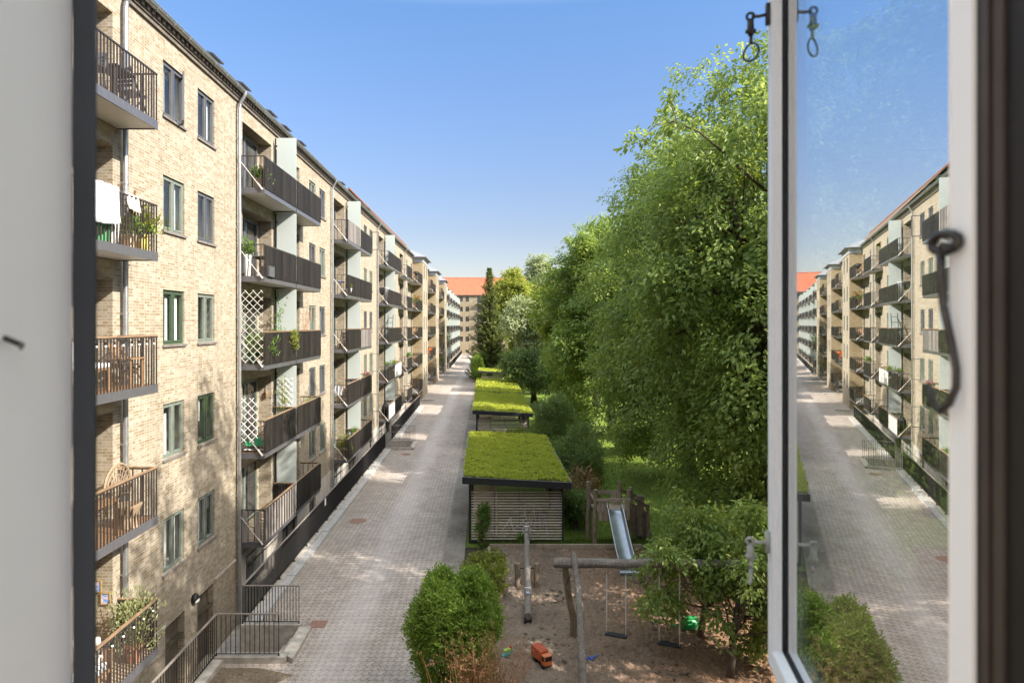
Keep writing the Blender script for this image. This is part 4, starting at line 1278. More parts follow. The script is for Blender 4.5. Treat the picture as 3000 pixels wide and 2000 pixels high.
rm_.build('chute_rim', plain('rim_steel', (.66, .67, .69), .35, .1, 6, metal=.8), ch, smooth=True)
MB().tube([(4.18, 20.2, .27), (4.78, 20.2, .27)], .085, 14).build('landing_roll', plain('slide_steel', (.6, .62, .66), .3), ch, smooth=False)
MB().box(4.2, 4.76, 20.15, 20.35, -.02, .19).build('foot_block', PLANK, t)

# ================================================================== toys
ORANGE = plain('toy_orange', (.50, .10, .035), .4, .08, 9)
tr_ = thing('toy_truck', (1.33, 15.25, .05), 'orange toy refuse truck standing on the play gravel', 'toy truck')
Mt = Matrix.Translation((1.33, 15.25, .045)) @ Matrix.Rotation(R(-62), 4, 'Z')
def tb(mb, x0, x1, y0, y1, z0, z1):
    c = Mt @ Vector(((x0+x1)/2, (y0+y1)/2, (z0+z1)/2)); r = Mt.to_3x3()
    mb.obox(c, r @ Vector(((x1-x0)/2, 0, 0)), r @ Vector((0, (y1-y0)/2, 0)), r @ Vector((0, 0, (z1-z0)/2)))
m = MB(); tb(m, -.30, .10, -.115, .115, .10, .33)
for i in range(5): tb(m, -.29+.08*i, -.25+.08*i, -.12, .12, .335, .345)
m.build('body', ORANGE, tr_, bevel=.012)
m = MB(); tb(m, .125, .28, -.11, .11, .06, .29); cab = m.build('cab', plain('toy_orange_cab', (.56, .15, .045), .4, .06, 9), tr_, bevel=.015)
m = MB(); tb(m, .281, .286, -.09, .09, .17, .27); tb(m, .16, .25, .111, .115, .17, .26); tb(m, .16, .25, -.115, -.111, .17, .26); m.build('window', BLACKMETAL, cab)
m = MB(); tb(m, -.30, .27, -.08, .08, .045, .095); m.build('chassis', BLACKMETAL, tr_)
for wx in (-.2, -.1, .2):
    for wy in (-.105, .105):
        a = Mt @ Vector((wx, wy-.02, .03)); b = Mt @ Vector((wx, wy+.02, .03))
        MB().tube([a, b], .045, 12).build('wheel', BLACKMETAL, tr_)

g_ = thing('watering_can', (5.33, 17.0, .05), 'green plastic watering can lying beside the leaning tree trunk', 'watering can')
GRN = plain('toy_green', (.04, .36, .10), .4, .1, 6)
m = MB(); m.tube([(5.12, 16.98, .16), (5.2, 16.98, .17), (5.42, 17.04, .17), (5.56, 17.08, .17)], [.10, .17, .18, .15], 14); m.build('body', GRN, g_, smooth=True)
MB().tube([(5.16, 16.95, .12), (4.98, 16.9, .16), (4.84, 16.87, .2)], [.035, .025, .022], 8).build('spout', GRN, g_)
MB().tube([(5.24, 16.9, .3), (5.26, 16.84, .4), (5.42, 16.86, .42), (5.5, 16.95, .32)], .018, 8).build('handle', GRN, g_)
BLUEP = plain('toy_blue', (.04, .13, .50), .4, .1, 6)
b_ = thing('toy_rake', (2.57, 15.45, .05), 'small blue toy sand rake near the front swing post', 'toy rake')
MB().tube([(2.5, 15.42, .07), (2.7, 15.55, .085)], .016, 7).build('handle', BLUEP, b_)
m = MB().bar((2.45, 15.5, .07), (2.53, 15.34, .07), .03, .05)
for i in range(4): m.bar((2.455+.022*i, 15.49-.045*i, .07), (2.40+.022*i, 15.46-.045*i, .05), .014)
m.build('tines', BLUEP, b_)
b_ = thing('toy_boat', (.50, 15.6, .05), 'small green and red toy boat lying beside the privet bush', 'toy boat')
m = MB(); m.tube([(.38, 15.5, .06), (.46, 15.57, .08), (.56, 15.66, .08), (.66, 15.75, .1)], [.03, .075, .075, .015], 10); m.build('hull', plain('toy_teal', (.05, .30, .28), .4, .1, 5), b_)
MB().obox((.52, 15.62, .16), (.07, .06, 0), (-.03, .035, 0), (0, 0, .03)).build('deck_house', plain('toy_lime', (.30, .42, .05), .4, .1, 5), b_)
MB().tube([(.6, 15.69, .13), (.62, 15.7, .22)], .03, 8).build('funnel', plain('toy_red', (.5, .05, .04), .4, .1, 5), b_)

# pale path marker among the trees
x, y = 5.3, 66
m = MB().lathe((4.9, 57.5, 0), [(.12, 0), (.12, .9), (.15, .92), (.15, 1.0), (.02, 1.04)], 12)
solo(m, 'path_bollard', plain('pale_bollard', (.6, .58, .54), .7, .15, 6), (4.9, 57.5, 0), 'short pale bollard on the lawn beyond the shrubs under the trees', 'bollard')
# ================================================================== trees
tree('nearest tall leafy tree filling the right side with a long twig reaching over the yard', (10.5, 22, 0), (10.2, 21.0, 8.9), (6.3, 6.3, 9.5), 4600, 42, .155, L_NEAR, 31,
     lobes=120, trunk=.32, spray=1.15, zmin=.7, twigs=320, lob=(.14, .27), reach=(.5, .85), droop=.5)
tree('tall dark green tree just behind the nearest one', (10.6, 33.5, 0), (10.2, 33.5, 8.8), (5.6, 5.2, 9.0), 2700, 40, .17, L_NEAR, 32,
     lobes=85, trunk=.28, spray=1.2, zmin=.8, lob=(.16, .29), reach=(.48, .84), droop=.4)
tree('rounded mid green tree farther along the lawn', (9.2, 47, 0), (8.9, 47, 8.5), (5.5, 5.7, 8.6), 2300, 38, .21, L_MID, 33, lobes=66, trunk=.26, spray=1.3, zmin=1.0, lob=(.17, .29), reach=(.48, .82))
tree('bright sunlit tree behind the rounded mid green one', (10.8, 63, 0), (10.3, 63, 8.8), (5.6, 6, 8.0), 1300, 32, .32, L_BRIGHT, 34, lobes=34, lob=(.2, .33), reach=(.45, .78), trunk=.25, spray=1.6, zmin=2.4)
tree('airy tall pale poplar rising over the middle trees', (9.4, 110, 0), (9.2, 110, 12.6), (3.2, 3, 9.2), 560, 26, .34, L_SILVER, 35, lobes=16, trunk=.22, spray=1.7, name='poplar_tree')
tree('yellow-green robinia with a loose flat crown before the orange roof', (5.8, 101, 0), (6.0, 101, 10.6), (5.3, 4.4, 7.0), 1250, 28, .34, L_ROBINIA, 36, lobes=30, trunk=.2, spray=1.7, name='robinia_tree', lob=(.2, .33), reach=(.45, .8))
tree('silvery whitebeam with pale leaves left of the tall trees', (6.3, 84, 0), (6.0, 84, 7.6), (4.2, 4, 5.4), 900, 28, .28, L_SILVER, 37, lobes=14, trunk=.2, spray=1.4, name='whitebeam_tree')
tree('yellow-green bushy tree between the spruce and the whitebeam', (4.8, 92, 0), (5.0, 92, 5.8), (2.4, 3, 4.2), 420, 26, .28, L_ROBINIA, 38, lobes=12, trunk=.14, spray=1.3)
tree('dark bushy tree at the far end right of the spruce', (7.5, 128, 0), (7.5, 128, 9.0), (6.0, 4, 9.0), 700, 24, .40, L_MID, 39, lobes=12, trunk=.2, spray=1.8)
tree('dark many-stemmed rowan beside the third shed roof', (5.0, 66, 0), (4.7, 63, 3.7), (3.2, 3.0, 2.9), 800, 26, .19, L_DARK, 40, lobes=14, trunk=.09, spray=1.0, trunks=4, name='rowan_tree', group=None)
tree('second dark rowan standing right of the first one by the lawn', (8.2, 60, 0), (7.7, 59, 3.7), (2.8, 2.8, 2.7), 620, 26, .19, L_DARK, 41, lobes=14, trunk=.09, spray=1.0, trunks=3, name='rowan_tree', group=None)
# the small tree in the play area
r_ = tree('small plum tree leaning over the swings in the play area', (5.5, 16.6, 0), (5.85, 15.8, 2.3), (2.3, 1.6, 1.75), 560, 24, .12, L_NEAR, 42, lobes=34, trunk=.075, spray=.62, zmin=.75,
     twigs=70, name='plum_tree', group=None, lob=(.14, .27), reach=(.35, 1.0), droop=.5, bark=LOG)
r_ = tree('thin plum stem with sparse leaves close to the open window sash', (5.5, 14.6, 0), (6.3, 14.9, 2.1), (1.5, 1.2, 1.8), 300, 22, .11, L_NEAR, 43, lobes=22, trunk=.065, spray=.55, zmin=.45,
     twigs=40, name='plum_tree', group=None, lob=(.15, .28), reach=(.35, 1.0), droop=.5)
# trees beyond the frame that shade the yard, partly seen through the pane
tree('tall tree behind the open window pane, nearest to the house', (11.6, 10.2, 0), (11.8, 9.6, 12.4), (5.2, 5.2, 8.2), 1150, 32, .20, L_NEAR, 44, lobes=46, lob=(.16, .28), reach=(.5, .85), trunk=.3, spray=1.25, zmin=3)
for i, (x, y, zc, r, h, m_, n_) in enumerate(((18.5, 27, 9.5, 5.5, 8, L_MID, 500), (18, 44, 9.5, 5.8, 7.6, L_NEAR, 450), (17, 75, 9.5, 6, 7.4, L_MID, 450), (15, 90, 9, 6, 7, L_BRIGHT, 420),
                                          (14.5, 118, 9.5, 6, 7.5, L_MID, 380), (14, 145, 9, 6, 7, L_NEAR, 340), (11, 165, 8, 6, 6.5, L_MID, 300))):
    tree(['broad tree in the second row behind the nearest tall tree', 'broad tree in the second row behind the rounded green tree', 'broad dark tree deep in the far row on the right', 'bright broad tree in the far row on the right',
          'broad tree in the far row past the poplar', 'broad tree near the far end of the lawn', 'last broad tree before the end block'][i],
         (x, y, 0), (x, y, zc), (r, r, h), n_, 30, .36, m_, 60+i, lobes=14, trunk=.28, spray=1.7, zmin=2.2)

# long twig of the nearest tree reaching out into the sky
random.seed(5); rng = np.random.default_rng(5)
T1 = bpy.data.objects['leafy_tree']
m = MB(); m.tube([(9.3, 20, 11.6), (7.6, 18.6, 12.2), (6.57, 18, 12.8), (5.9, 17.9, 13.3), (5.2, 17.9, 13.6), (4.7, 17.9, 13.5), (4.3, 17.9, 13.1)], [.06, .045, .035, .028, .02, .014, .008], 6)
m.tube([(5.3, 17.9, 13.55), (5.2, 17.95, 13.9), (5.15, 18, 14.2)], [.016, .012, .006], 5)
m.tube([(6.4, 18, 12.9), (6.0, 17.8, 12.7), (5.7, 17.7, 12.5)], [.02, .014, .008], 5)
m.build('branch', BARK, T1)
C = np.concatenate([np.array([4.4, 17.9, 13.15])+rng.normal(size=(16, 3))*np.array([.28, .25, .22]), np.array([5.15, 18, 14.1])+rng.normal(size=(12, 3))*np.array([.2, .2, .25]),
                    np.array([5.2, 17.9, 13.5])+rng.normal(size=(16, 3))*np.array([.3, .2, .15]), np.array([5.9, 17.8, 12.7])+rng.normal(size=(24, 3))*np.array([.4, .3, .3])])
O = np.array([[-.7, -.2, -.2]])+rng.normal(size=(len(C), 3))*.5
P, D, N, L, W = sprays(rng, C, O, 9, .42, .17, .085, .35)
leaf_mesh('twig_leaves', P, D, N, L, W, L_NEAR, T1)

# spruce
def spruce(base, h, r, label, seed):
    rng = np.random.default_rng(seed); random.seed(seed)
    root = thing('spruce_tree', base, label, 'spruce')
    MB().tube([Vector(base), Vector(base)+Vector((.05, 0, h*.5)), Vector(base)+Vector((0, 0, h*.985))], [.2, .12, .02], 8).build('trunk', BARK, root)
    P = []; D = []; N = []; L = []; W = []; br = MB()
    z = .9
    while z < h-.25:
        f = 1-z/h
        R_ = r*(f**.92)*random.uniform(.72, 1.18)+.12
        n = max(4, int(7+5*f))
        a0 = random.uniform(0, 6.28)
        for i in range(n):
            a = a0+2*PI*i/n+random.uniform(-.25, .25)
            RR = R_*random.uniform(.6, 1.12)
            up = .12+.9*(1-f)**3
            droop = .42*f+.05
            p0 = np.array(base)+np.array([0, 0, z])
            k = max(5, int(RR*9))
            t = np.linspace(.12, 1, k)
            ca, sa = math.cos(a), math.sin(a)
            X = np.stack([ca*RR*t, sa*RR*t, RR*(up*t-droop*np.sin(t*PI*.75)+.18*t**3)], 1)+p0
            br.tube([X[0], X[k//2], X[-1]], [.025*f+.008, .015, .005], 4)
            side = np.array([-sa, ca, 0])
            for q in range(9):
                s_ = rng.uniform(-1, 1, k); 
                dirs = np.stack([ca*.7-sa*s_, sa*.7+ca*s_, rng.uniform(-.65, .12, k)], 1)
                P.append(X+rng.normal(size=(k, 3))*.03); D.append(dirs)
                N.append(np.stack([rng.normal(size=k)*.3, rng.normal(size=k)*.3, np.ones(k)], 1))
                L.append(rng.uniform(.24, .52, k)*(.5+.6*f+.15)); W.append(rng.uniform(.06, .1, k))
        z += random.uniform(.22, .36)
    P = np.concatenate(P); leaf_mesh('crown', P, np.concatenate(D), np.concatenate(N), np.concatenate(L), np.concatenate(W), L_SPRUCE, root, fold=.1)
    br.build('branches', BARK, root)
spruce((.62, 96, 0), 16.4, 3.3, 'tall pointed spruce standing before the far orange roof', 8)

# ================================================================== shrubs
shrub('large round bright green privet bush at the bottom beside the road', (-.6, 13.55, 0), (-.58, 13.65, 1.6), (1.10, 1.1, 1.66), 9500, .068, L_PRIVET, 71, name='privet_bush', lobes=40, k=9, spray=.18, lob=(.26, .40), reach=(.42, .66))
shrub('low olive green shrub behind the privet bush at the gravel corner', (.05, 19.6, 0), (-.02, 19.0, .6), (.72, 1.2, .72), 800, .09, L_YEW, 72, k=9, spray=.26)
shrub('feathery blue-green shrub leaning over the near shed roof', (4.3, 29.2, 0), (4.35, 29.4, 1.75), (1.25, 2.1, 1.75), 1700, .16, L_DARK, 73, k=9, spray=.5, up=.7, width=.3)
shrub('dark green juniper between the first and second shed', (4.3, 38.5, 0), (4.1, 39, 2.0), (1.55, 2.2, 1.9), 1500, .17, L_DARK, 74, k=9, spray=.5, up=.8, width=.3)
shrub('golden yew cushion in front of the second shed', (1.9, 37.6, 0), (1.95, 37.6, .95), (1.2, 1.5, 1.1), 1000, .14, L_YEW, 75, k=9, spray=.36, up=.3)
shrub('low dark shrub under the juniper by the lawn', (3.6, 35, 0), (3.5, 35, .9), (1.0, 1.3, .95), 700, .14, L_DARK, 76, k=9, spray=.35)
shrub('dry straw coloured bush at the road edge before the second shed', (-.25, 38.0, 0), (-.2, 38.0, .75), (.75, .8, .8), 620, .13, L_DRY, 77, k=8, spray=.4, up=.9, width=.3)
shrub('withered brown shrub beside the near shed wall', (3.95, 27.2, 0), (4.0, 27.0, .95), (.95, 1.2, .95), 260, .13, L_DRY, 78, k=7, spray=.5, up=.4, stems=40)
shrub('dark evergreen bush in the shade right of the near shed', (3.55, 25.3, 0), (3.55, 25.5, .8), (.55, 1.1, .85), 650, .11, L_DARK, 79, k=9, spray=.3)
shrub('clipped green hedge at the road edge before the spruce', (-1.1, 92.5, 0), (-1.1, 92.5, 1.75), (.95, 4.2, 1.8), 1500, .24, L_PRIVET, 80, name='hedge', cat='hedge', k=8, spray=.4, lob=(.4, .55))
for i, (x, y, zc, r, h) in enumerate(((2.6, 84.5, 1.5, 1.8, 1.6), (5.5, 74, 1.6, 2.2, 1.7), (6.8, 50, 1.2, 1.3, 1.3), (9, 40, 1.0, 1.6, 1.1), (2.2, 112, 2.2, 2.6, 2.4), (.3, 120, 1.5, 2, 1.6), (3.2, 70.5, 1.3, 1.2, 1.4))):
    shrub(['mid green shrub at the foot of the spruce', 'broad shrub under the whitebeam', 'low shrub left of the rounded tree trunk', 'low shrub in the shade of the second tall tree', 'shrub behind the spruce at the far lawn', 'small shrub left behind the spruce', 'shrub between the third shed and the farthest shed'][i],
          (x, y, 0), (x, y, zc), (r, r*1.2, h), 420, .24, (L_MID, L_DARK, L_PRIVET)[i % 3], 90+i, k=8, spray=.5, stems=6)
shrub('leafy elder bush under the nearest tall tree behind the plum tree', (8.3, 19.6, 0), (8.2, 19.6, 1.7), (2.1, 1.8, 1.75), 1500, .15, L_NEAR, 104, name='elder_bush', k=9, spray=.5, up=.1)
# climber on the slatted wall
shrub('green climber growing up the left end of the slatted shed wall', (-.2, 23.5, 0), (-.12, 23.5, .85), (.28, .14, .85), 220, .085, L_HERB, 99, name='climbing_plant', cat='climber', k=8, spray=.2, lobes=8)
shrub('small leafy weed at the foot of the slatted shed wall', (1.35, 23.35, 0), (1.35, 23.38, .2), (.22, .14, .24), 70, .10, L_HERB, 100, name='weed_plant', cat='weed', k=7, spray=.2, lobes=5)
# dry stalks in front of the privet
random.seed(44); rng = np.random.default_rng(44)
d_ = thing('dry_stalks', (-.15, 12.75, 0), 'tangle of dry orange-brown stalks in front of the privet bush', 'dry plant')
m = MB(); LP = []
for i in range(190):
    b = Vector((-.08+random.gauss(0, .30), 12.38+random.gauss(0, .12), 0))
    ang = random.gauss(.15, .9); ln = random.uniform(1.2, 2.35); lean = random.uniform(.05, .75)
    tip = b+Vector((math.sin(ang)*lean*ln*.6, random.uniform(-.15, .1)*ln, ln*(1-.25*lean)))
    pts = wob(b, tip, 6, .07)
    m.tube(pts, [.007, .006, .0055, .005, .004, .003, .002], 5)
    LP.append(tip)
    for j in range(random.randint(1, 3)):
        q = pts[random.randint(3, 5)]; e = q+Vector((random.gauss(0, .16), random.gauss(0, .1), random.uniform(.03, .25)))
        m.tube([q, (q+e)/2+Vector((0, 0, .02)), e], [.004, .003, .0015], 4); LP.append(e)
for i in range(9):                       # long arching ones towards the gravel
    b = Vector((.0+random.uniform(-.1, .2), 12.45, .3)); tip = b+Vector((random.uniform(.4, .85), random.uniform(.0, .4), random.uniform(.9, 1.6)))
    m.tube(wob(b, tip, 6, .08), [.008, .007, .006, .005, .004, .003, .002], 5); LP.append(tip); LP.append(tip.lerp(b, .12))
m.build('stalks', TWIG, d_)
C = np.array([tuple(p) for p in LP]); k = 7
P = (C[:, None, :]+rng.normal(size=(len(C), k, 3))*.035).reshape(-1, 3)
leaf_mesh('seed_heads', P, rng.normal(size=P.shape), rng.normal(size=P.shape), rng.uniform(.02, .05, len(P)), .016, L_DRY, d_)

# leaf litter
rng = np.random.default_rng(77); n = 2600
x = np.concatenate([rng.uniform(-6.1, -4.4, 500), rng.normal(-5.4, .35, 400), rng.uniform(-6, -1.5, 400), rng.uniform(1.5, 9, 1300)])
y = np.concatenate([rng.uniform(11, 15.1, 500), rng.uniform(17.5, 50, 400), rng.uniform(12, 60, 400), rng.uniform(12, 23, 1300)])
P = np.stack([x, y, np.where(x > 0, .075, .02)], 1)
o = leaf_mesh('fallen_leaves', P, rng.normal(size=(n, 3))*np.array([1, 1, .15]), np.array([[0, 0, 1.]])+rng.normal(size=(n, 3))*.25, rng.uniform(.025, .055, n), .025, L_DRY)
tag(o, 'dry brown leaf litter scattered over the paving and play gravel', 'leaf litter', kind='stuff')
# ================================================================== things on the balconies
def pot(x, y, z, r, h, label, potmat=TERRA, leafm=None, fh=.3, fr=.2, n=60, leaf=.07, cat='potted plant', name='potted_plant', seed=1, group=None, flowers=None, up=.8, box=None):
    rng = np.random.default_rng(seed); random.seed(seed)
    root = thing(name, (x, y, z), label, cat, group)
    if box:
        MB().box(x-box[0]/2, x+box[0]/2, y-box[1]/2, y+box[1]/2, z, z+h).build('planter', potmat, root, bevel=.01)
    else:
        MB().lathe((x, y, z), [(r*.7, 0), (r*.97, h*.85), (r*1.06, h*.86), (r*1.06, h), (r*.9, h), (r*.86, h*.9)], 14).build('pot', potmat, root)
    k = 7
    sx, sy = (box[0]/2, box[1]/2) if box else (fr, fr)
    C = np.array([x, y, z+h+fh*.45])+rng.normal(size=(n, 3))*np.array([sx*.55, sy*.55, fh*.36])
    C[:, 2] = np.maximum(C[:, 2], z+h*.9)
    O = C-np.array([x, y, z+h*.6])
    P = (C[:, None, :]+rng.normal(size=(n, k, 3))*leaf*.6).reshape(-1, 3)
    D = (O[:, None, :]*2+np.array([0, 0, up*.3])+rng.normal(size=(n, k, 3))*.4).reshape(-1, 3)
    leaf_mesh('leaves', P, D, rng.normal(size=P.shape)+np.array([0, 0, .8]), leaf*rng.uniform(.6, 1.3, len(P)), leaf*.4, leafm or L_HERB, root)
    if flowers:
        fc = C[C[:, 2] > np.median(C[:, 2])]
        P = (fc[:, None, :]+rng.normal(size=(len(fc), 8, 3))*.03+np.array([0, 0, .04])).reshape(-1, 3)
        leaf_mesh('flowers', P, rng.normal(size=P.shape)+np.array([0, 0, .5]), rng.normal(size=P.shape), .05, .045, flowers, root)
    return root
RED = leaf_mat('flower_red', (.45, .03, .03), (.6, .05, .05), (.7, .12, .1), .3)
PINK = leaf_mat('flower_pink', (.5, .12, .24), (.65, .22, .36), (.75, .4, .5), .3)

def table(x, y, z, lx, ly, h, label, mat, seedm=0, name='balcony_table'):
    root = thing(name, (x, y, z), label, 'table')
    m = MB(); n = max(3, int(lx/.09))
    for i in range(n): m.box(x-lx/2+lx*i/n+.004, x-lx/2+lx*(i+1)/n-.004, y-ly/2, y+ly/2, z+h-.025, z+h)
    m.build('table_top', mat, root)
    for sx in (-1, 1):
        for sy in (-1, 1):
            MB().bar((x+sx*(lx/2-.05), y+sy*(ly/2-.05), z), (x+sx*(lx/2-.05), y+sy*(ly/2-.05), z+h-.028), .035).build('leg', mat, root)
    return root

def chair(x, y, z, rot, label, mat, h=.9, name='folding_chair'):
    root = thing(name, (x, y, z), label, 'chair')
    M = Matrix.Translation((x, y, z)) @ Matrix.Rotation(rot, 4, 'Z')
    def T(*p): return M @ Vector(p)
    m = MB()
    for i in range(5): m.bar(T(-.2, -.2+.09*i, .45), T(.2, -.2+.09*i, .45), .075, .018)
    m.build('seat', mat, root)
    m = MB()
    for i in range(5): m.bar(T(-.19, .21+.02*i, .54+.075*i), T(.19, .21+.02*i, .54+.075*i), .018, .055)
    m.build('backrest', mat, root)
    for sx in (-.21, .21):
        MB().bar(T(sx, -.25, 0), T(sx, .31, h), .028).build('leg', mat, root)
        MB().bar(T(sx, .25, 0), T(sx, -.2, .45), .028).build('leg', mat, root)
    return root

def cloth(pts, label, mat, name='hanging_cloth', cat='laundry', n=14, m_=10, amp=.02, group=None):
    """four corners, draped with folds"""
    a, b, c, d = [Vector(p) for p in pts]
    nn = (b-a).cross(d-a).normalized()
    mb = MB()
    def f(u, v):
        p = a.lerp(b, u).lerp(d.lerp(c, u), v)
        return p+nn*(amp*math.sin(u*19+v*2)+amp*.6*math.sin(u*7+1)*v)+Vector((0, 0, -.03*math.sin(u*PI)*v))
    mb.grid(f, n*2, m_)
    o = mb.build(name, mat, None, ((a+c)/2), smooth=True)
    sm = o.modifiers.new('cloth', 'SOLIDIFY'); sm.thickness = .006
    return tag(o, label, cat, group)

def trellis(y, x0, x1, z0, z1, label, sp=.25, mat=None, w=.016):
    m = MB(); L = x1-x0; H = z1-z0
    for s in (1, -1):
        k = -H
        while k < L:
            # line x - x0 - k = s*(z) mapped
            pts = []
            xa, xb = max(0, k), min(L, k+H)
            if xb-xa > .05:
                za, zb = xa-k, xb-k
                if s < 0: za, zb = H-za, H-zb
                m.bar((x0+xa, y+.008*s, z0+za), (x0+xb, y+.008*s, z0+zb), .008, w, up=(0, 1, 0)) if False else m.bar((x0+xa, y+.006*s, z0+za), (x0+xb, y+.006*s, z0+zb), w, .008, up=(0, 1, 0))
            k += sp
    return solo(m, 'trellis', mat or plain('trellis_paint', (.62, .60, .52), .7, .1, 6), ((x0+x1)/2, y, z0), label, 'trellis', 'wooden trellises on the balconies')

XO = XF+.85
# --- nearest balcony stack (top to bottom)
z = fl(0)
table(-7.38, 12.9, z, .5, .7, .72, 'dark folding table on the top nearest balcony', FASCIA)
chair(-7.35, 12.1, z, R(20), 'dark folding chair on the top nearest balcony', FASCIA)
chair(-7.35, 13.45, z, R(170), 'dark folding chair at the end of the top nearest balcony', FASCIA)
z = fl(1)
cloth([(XO+.02, 11.55, z+1.06), (XO+.03, 12.3, z+1.06), (XO+.06, 12.42, z+.40), (XO+.05, 11.5, z+.30)], 'white sheet hung over the railing of the second nearest balcony', WHITECLOTH, 'hanging_sheet', amp=.035)
cloth([(XO-.03, 12.62, z+1.06), (XO-.03, 13.12, z+1.04), (XO+.04, 13.14, z+.72), (XO+.03, 12.72, z+.74)], 'beige cloth hung over a wooden drying frame on the second nearest balcony', BEIGECLOTH, 'hanging_garment', amp=.015)
d_ = thing('drying_frame', (-7.2, 12.8, z), 'wooden drying frame leaning at the railing of the second nearest balcony', 'drying rack')
for y in (12.5, 13.08): MB().bar((XO-.30, y, z), (XO-.07, y, z+1.17), .035).build('leg', WOOD, d_)
m = MB()
for i in range(9): m.bar((XO-.29+.024*i, 12.5, z+.12+.115*i), (XO-.29+.024*i, 13.08, z+.12+.115*i), .018)
m.build('rungs', WOOD, d_)
pot(-7.25, 13.2, z, .15, .3, 'leafy spider plant in a pale pot on the second nearest balcony', plain('pot_cream', (.6, .45, .3), .7), L_HERB, .3, .2, 60, .10, seed=3)
pot(-7.2, 13.6, z, .14, .34, 'yellow pot with grassy plant in the corner of the second nearest balcony', plain('pot_yellow', (.6, .5, .12), .6), L_YEW, .35, .2, 50, .13, seed=4)
solo(MB().lathe((-7.2, 12.15, z), [(.13, 0), (.15, .52), (.13, .55), (.02, .56)], 14), 'storage_bag', plain('bag_green', (.05, .30, .12), .6, .5, 3), (-7.2, 12.15, z), 'green and white soil bag on the second nearest balcony', 'bag')
solo(MB().lathe((-7.25, 12.55, z), [(.12, 0), (.155, .4), (.16, .42), (.14, .42)], 16), 'bucket', WHITEPLASTIC, (-7.25, 12.55, z), 'white bucket behind the railing of the second nearest balcony', 'bucket')
z = fl(2)
b_ = thing('garden_bench', (-7.5, 11.6, z), 'wooden bench with white back cushion on the third nearest balcony', 'bench')
m = MB()
for i in range(5): m.box(-7.75+.1*i, -7.66+.1*i, 10.5, 12.6, z+.40, z+.43)
m.build('seat', WOOD, b_)
for y in (10.55, 12.5):
    for x in (-7.72, -7.32): MB().box(x, x+.06, y, y+.06, z, z+.4).build('leg', WOOD, b_)
c = thing('cushion', (-7.5, 11.6, z+.43), 'long white seat cushion on the wooden bench of the third nearest balcony', 'cushion')
MB().box(-7.74, -7.28, 10.5, 12.6, z+.432, z+.53).build('seat_pad', WHITECLOTH, c, bevel=.03)
MB().box(-7.83, -7.70, 10.5, 12.6, z+.535, z+.93).build('back_pad', WHITECLOTH, c, bevel=.03)
table(-7.25, 13.05, z, .55, .55, .60, 'slatted wooden side table on the third nearest balcony', WOOD, name='side_table')
chair(-7.4, 13.4, z, R(90), 'wooden chair at the end of the third nearest balcony', WOOD)
def bulbs(y0, y1, z, label, n):
    root = thing('string_lights', (XO, (y0+y1)/2, z), label, 'string lights', 'string lights along the balcony railings')
    pts = []
    for i in range(n*4+1):
        u = i/(n*4); pts.append((XO+.008, y0+(y1-y0)*u, z-.02-.05*abs(math.sin(u*n*PI))))
    MB().tube(pts, .005, 5).build('cable', BLACKMETAL, root)
    for i in range(n):
        y = y0+(y1-y0)*(i+.5)/n
        b = MB().tube([(XO+.012, y, z-.06), (XO+.012, y, z-.11)], .016, 7).build('socket', BLACKMETAL, root)
        MB().ball((XO+.012, y, z-.138), .024, 10, 7).build('bulb', plain('bulb_glass', (.75, .75, .74), .1, .05, 20, spec=.8), root, smooth=True)
bulbs(11.2, 13.8, fl(2)+1.0, 'string of clear bulbs under the handrail of the third nearest balcony', 9)
bulbs(11.2, 13.8, fl(4)+1.0, 'string of white bulbs along the lowest nearest balcony handrail', 7)
z = fl(3)
w_ = thing('peacock_chair', (-7.35, 13.1, z), 'round backed rattan chair on the fourth nearest balcony', 'chair')
RAT = plain('rattan', (.26, .19, .125), .7, .25, 16, bump=.2)
m = MB(); n = 20
for rr in (.46, .36, .24):
    m.tube([(-7.40+.0*i, 13.05+rr*math.cos(PI*i/n*1.3-.47), z+.80+rr*math.sin(PI*i/n*1.3-.47)) for i in range(n+1)], .028 if rr > .4 else .014, 6)
for i in range(15):
    a = PI*i/14*1.3-.47; m.bar((-7.40, 13.05+.12*math.cos(a), z+.7+.12*math.sin(a)), (-7.40, 13.05+.46*math.cos(a), z+.80+.46*math.sin(a)), .014)
m.build('backrest', RAT, w_)
MB().lathe((-7.2, 13.05, z), [(.2, 0), (.17, .2), (.26, .42), (.27, .46), (.02, .46)], 16).build('seat', RAT, w_)
table(-7.35, 12.2, z, .5, .8, .7, 'wooden table on the fourth nearest balcony', WOOD)
chair(-7.4, 11.5, z, R(-20), 'dark slatted chair on the fourth nearest balcony', BOARD)
z = fl(4)
pot(-7.2, 13.25, z, .17, .32, 'olive bush in a terracotta pot on the lowest nearest balcony', TERRA, leaf_mat('leaf_olive', (.12, .14, .05), (.24, .26, .12), (.40, .42, .24), .3), .95, .34, 190, .075, seed=9, name='potted_olive')
b_ = thing('outdoor_sofa', (-7.5, 11.5, z), 'low sofa frame in pale wood on the lowest nearest balcony', 'sofa')
m = MB().box(-7.8, -7.2, 10.6, 12.5, z+.22, z+.28)
m.build('seat_frame', WOOD, b_)
for y in (10.62, 12.44):
    for x in (-7.78, -7.26): MB().box(x, x+.06, y, y+.06, z, z+.22).build('leg', WOOD, b_)
MB().box(-7.80, -7.2, 12.46, 12.52, z+.28, z+.62).build('armrest', WOOD, b_)
c = thing('cushion', (-7.5, 11.5, z+.28), 'plump off-white cushions on the low sofa of the lowest nearest balcony', 'cushion')
MB().box(-7.78, -7.22, 10.6, 12.44, z+.283, z+.42).build('seat_pad', WHITECLOTH, c, bevel=.04)
MB().obox((-7.55, 12.3, z+.68), (.23, .06, 0), (-.02, .07, .02), (.0, -.05, .24)).build('pillow', plain('cream_pillow', (.75, .68, .6), .9, .05, 5), c, bevel=.04)
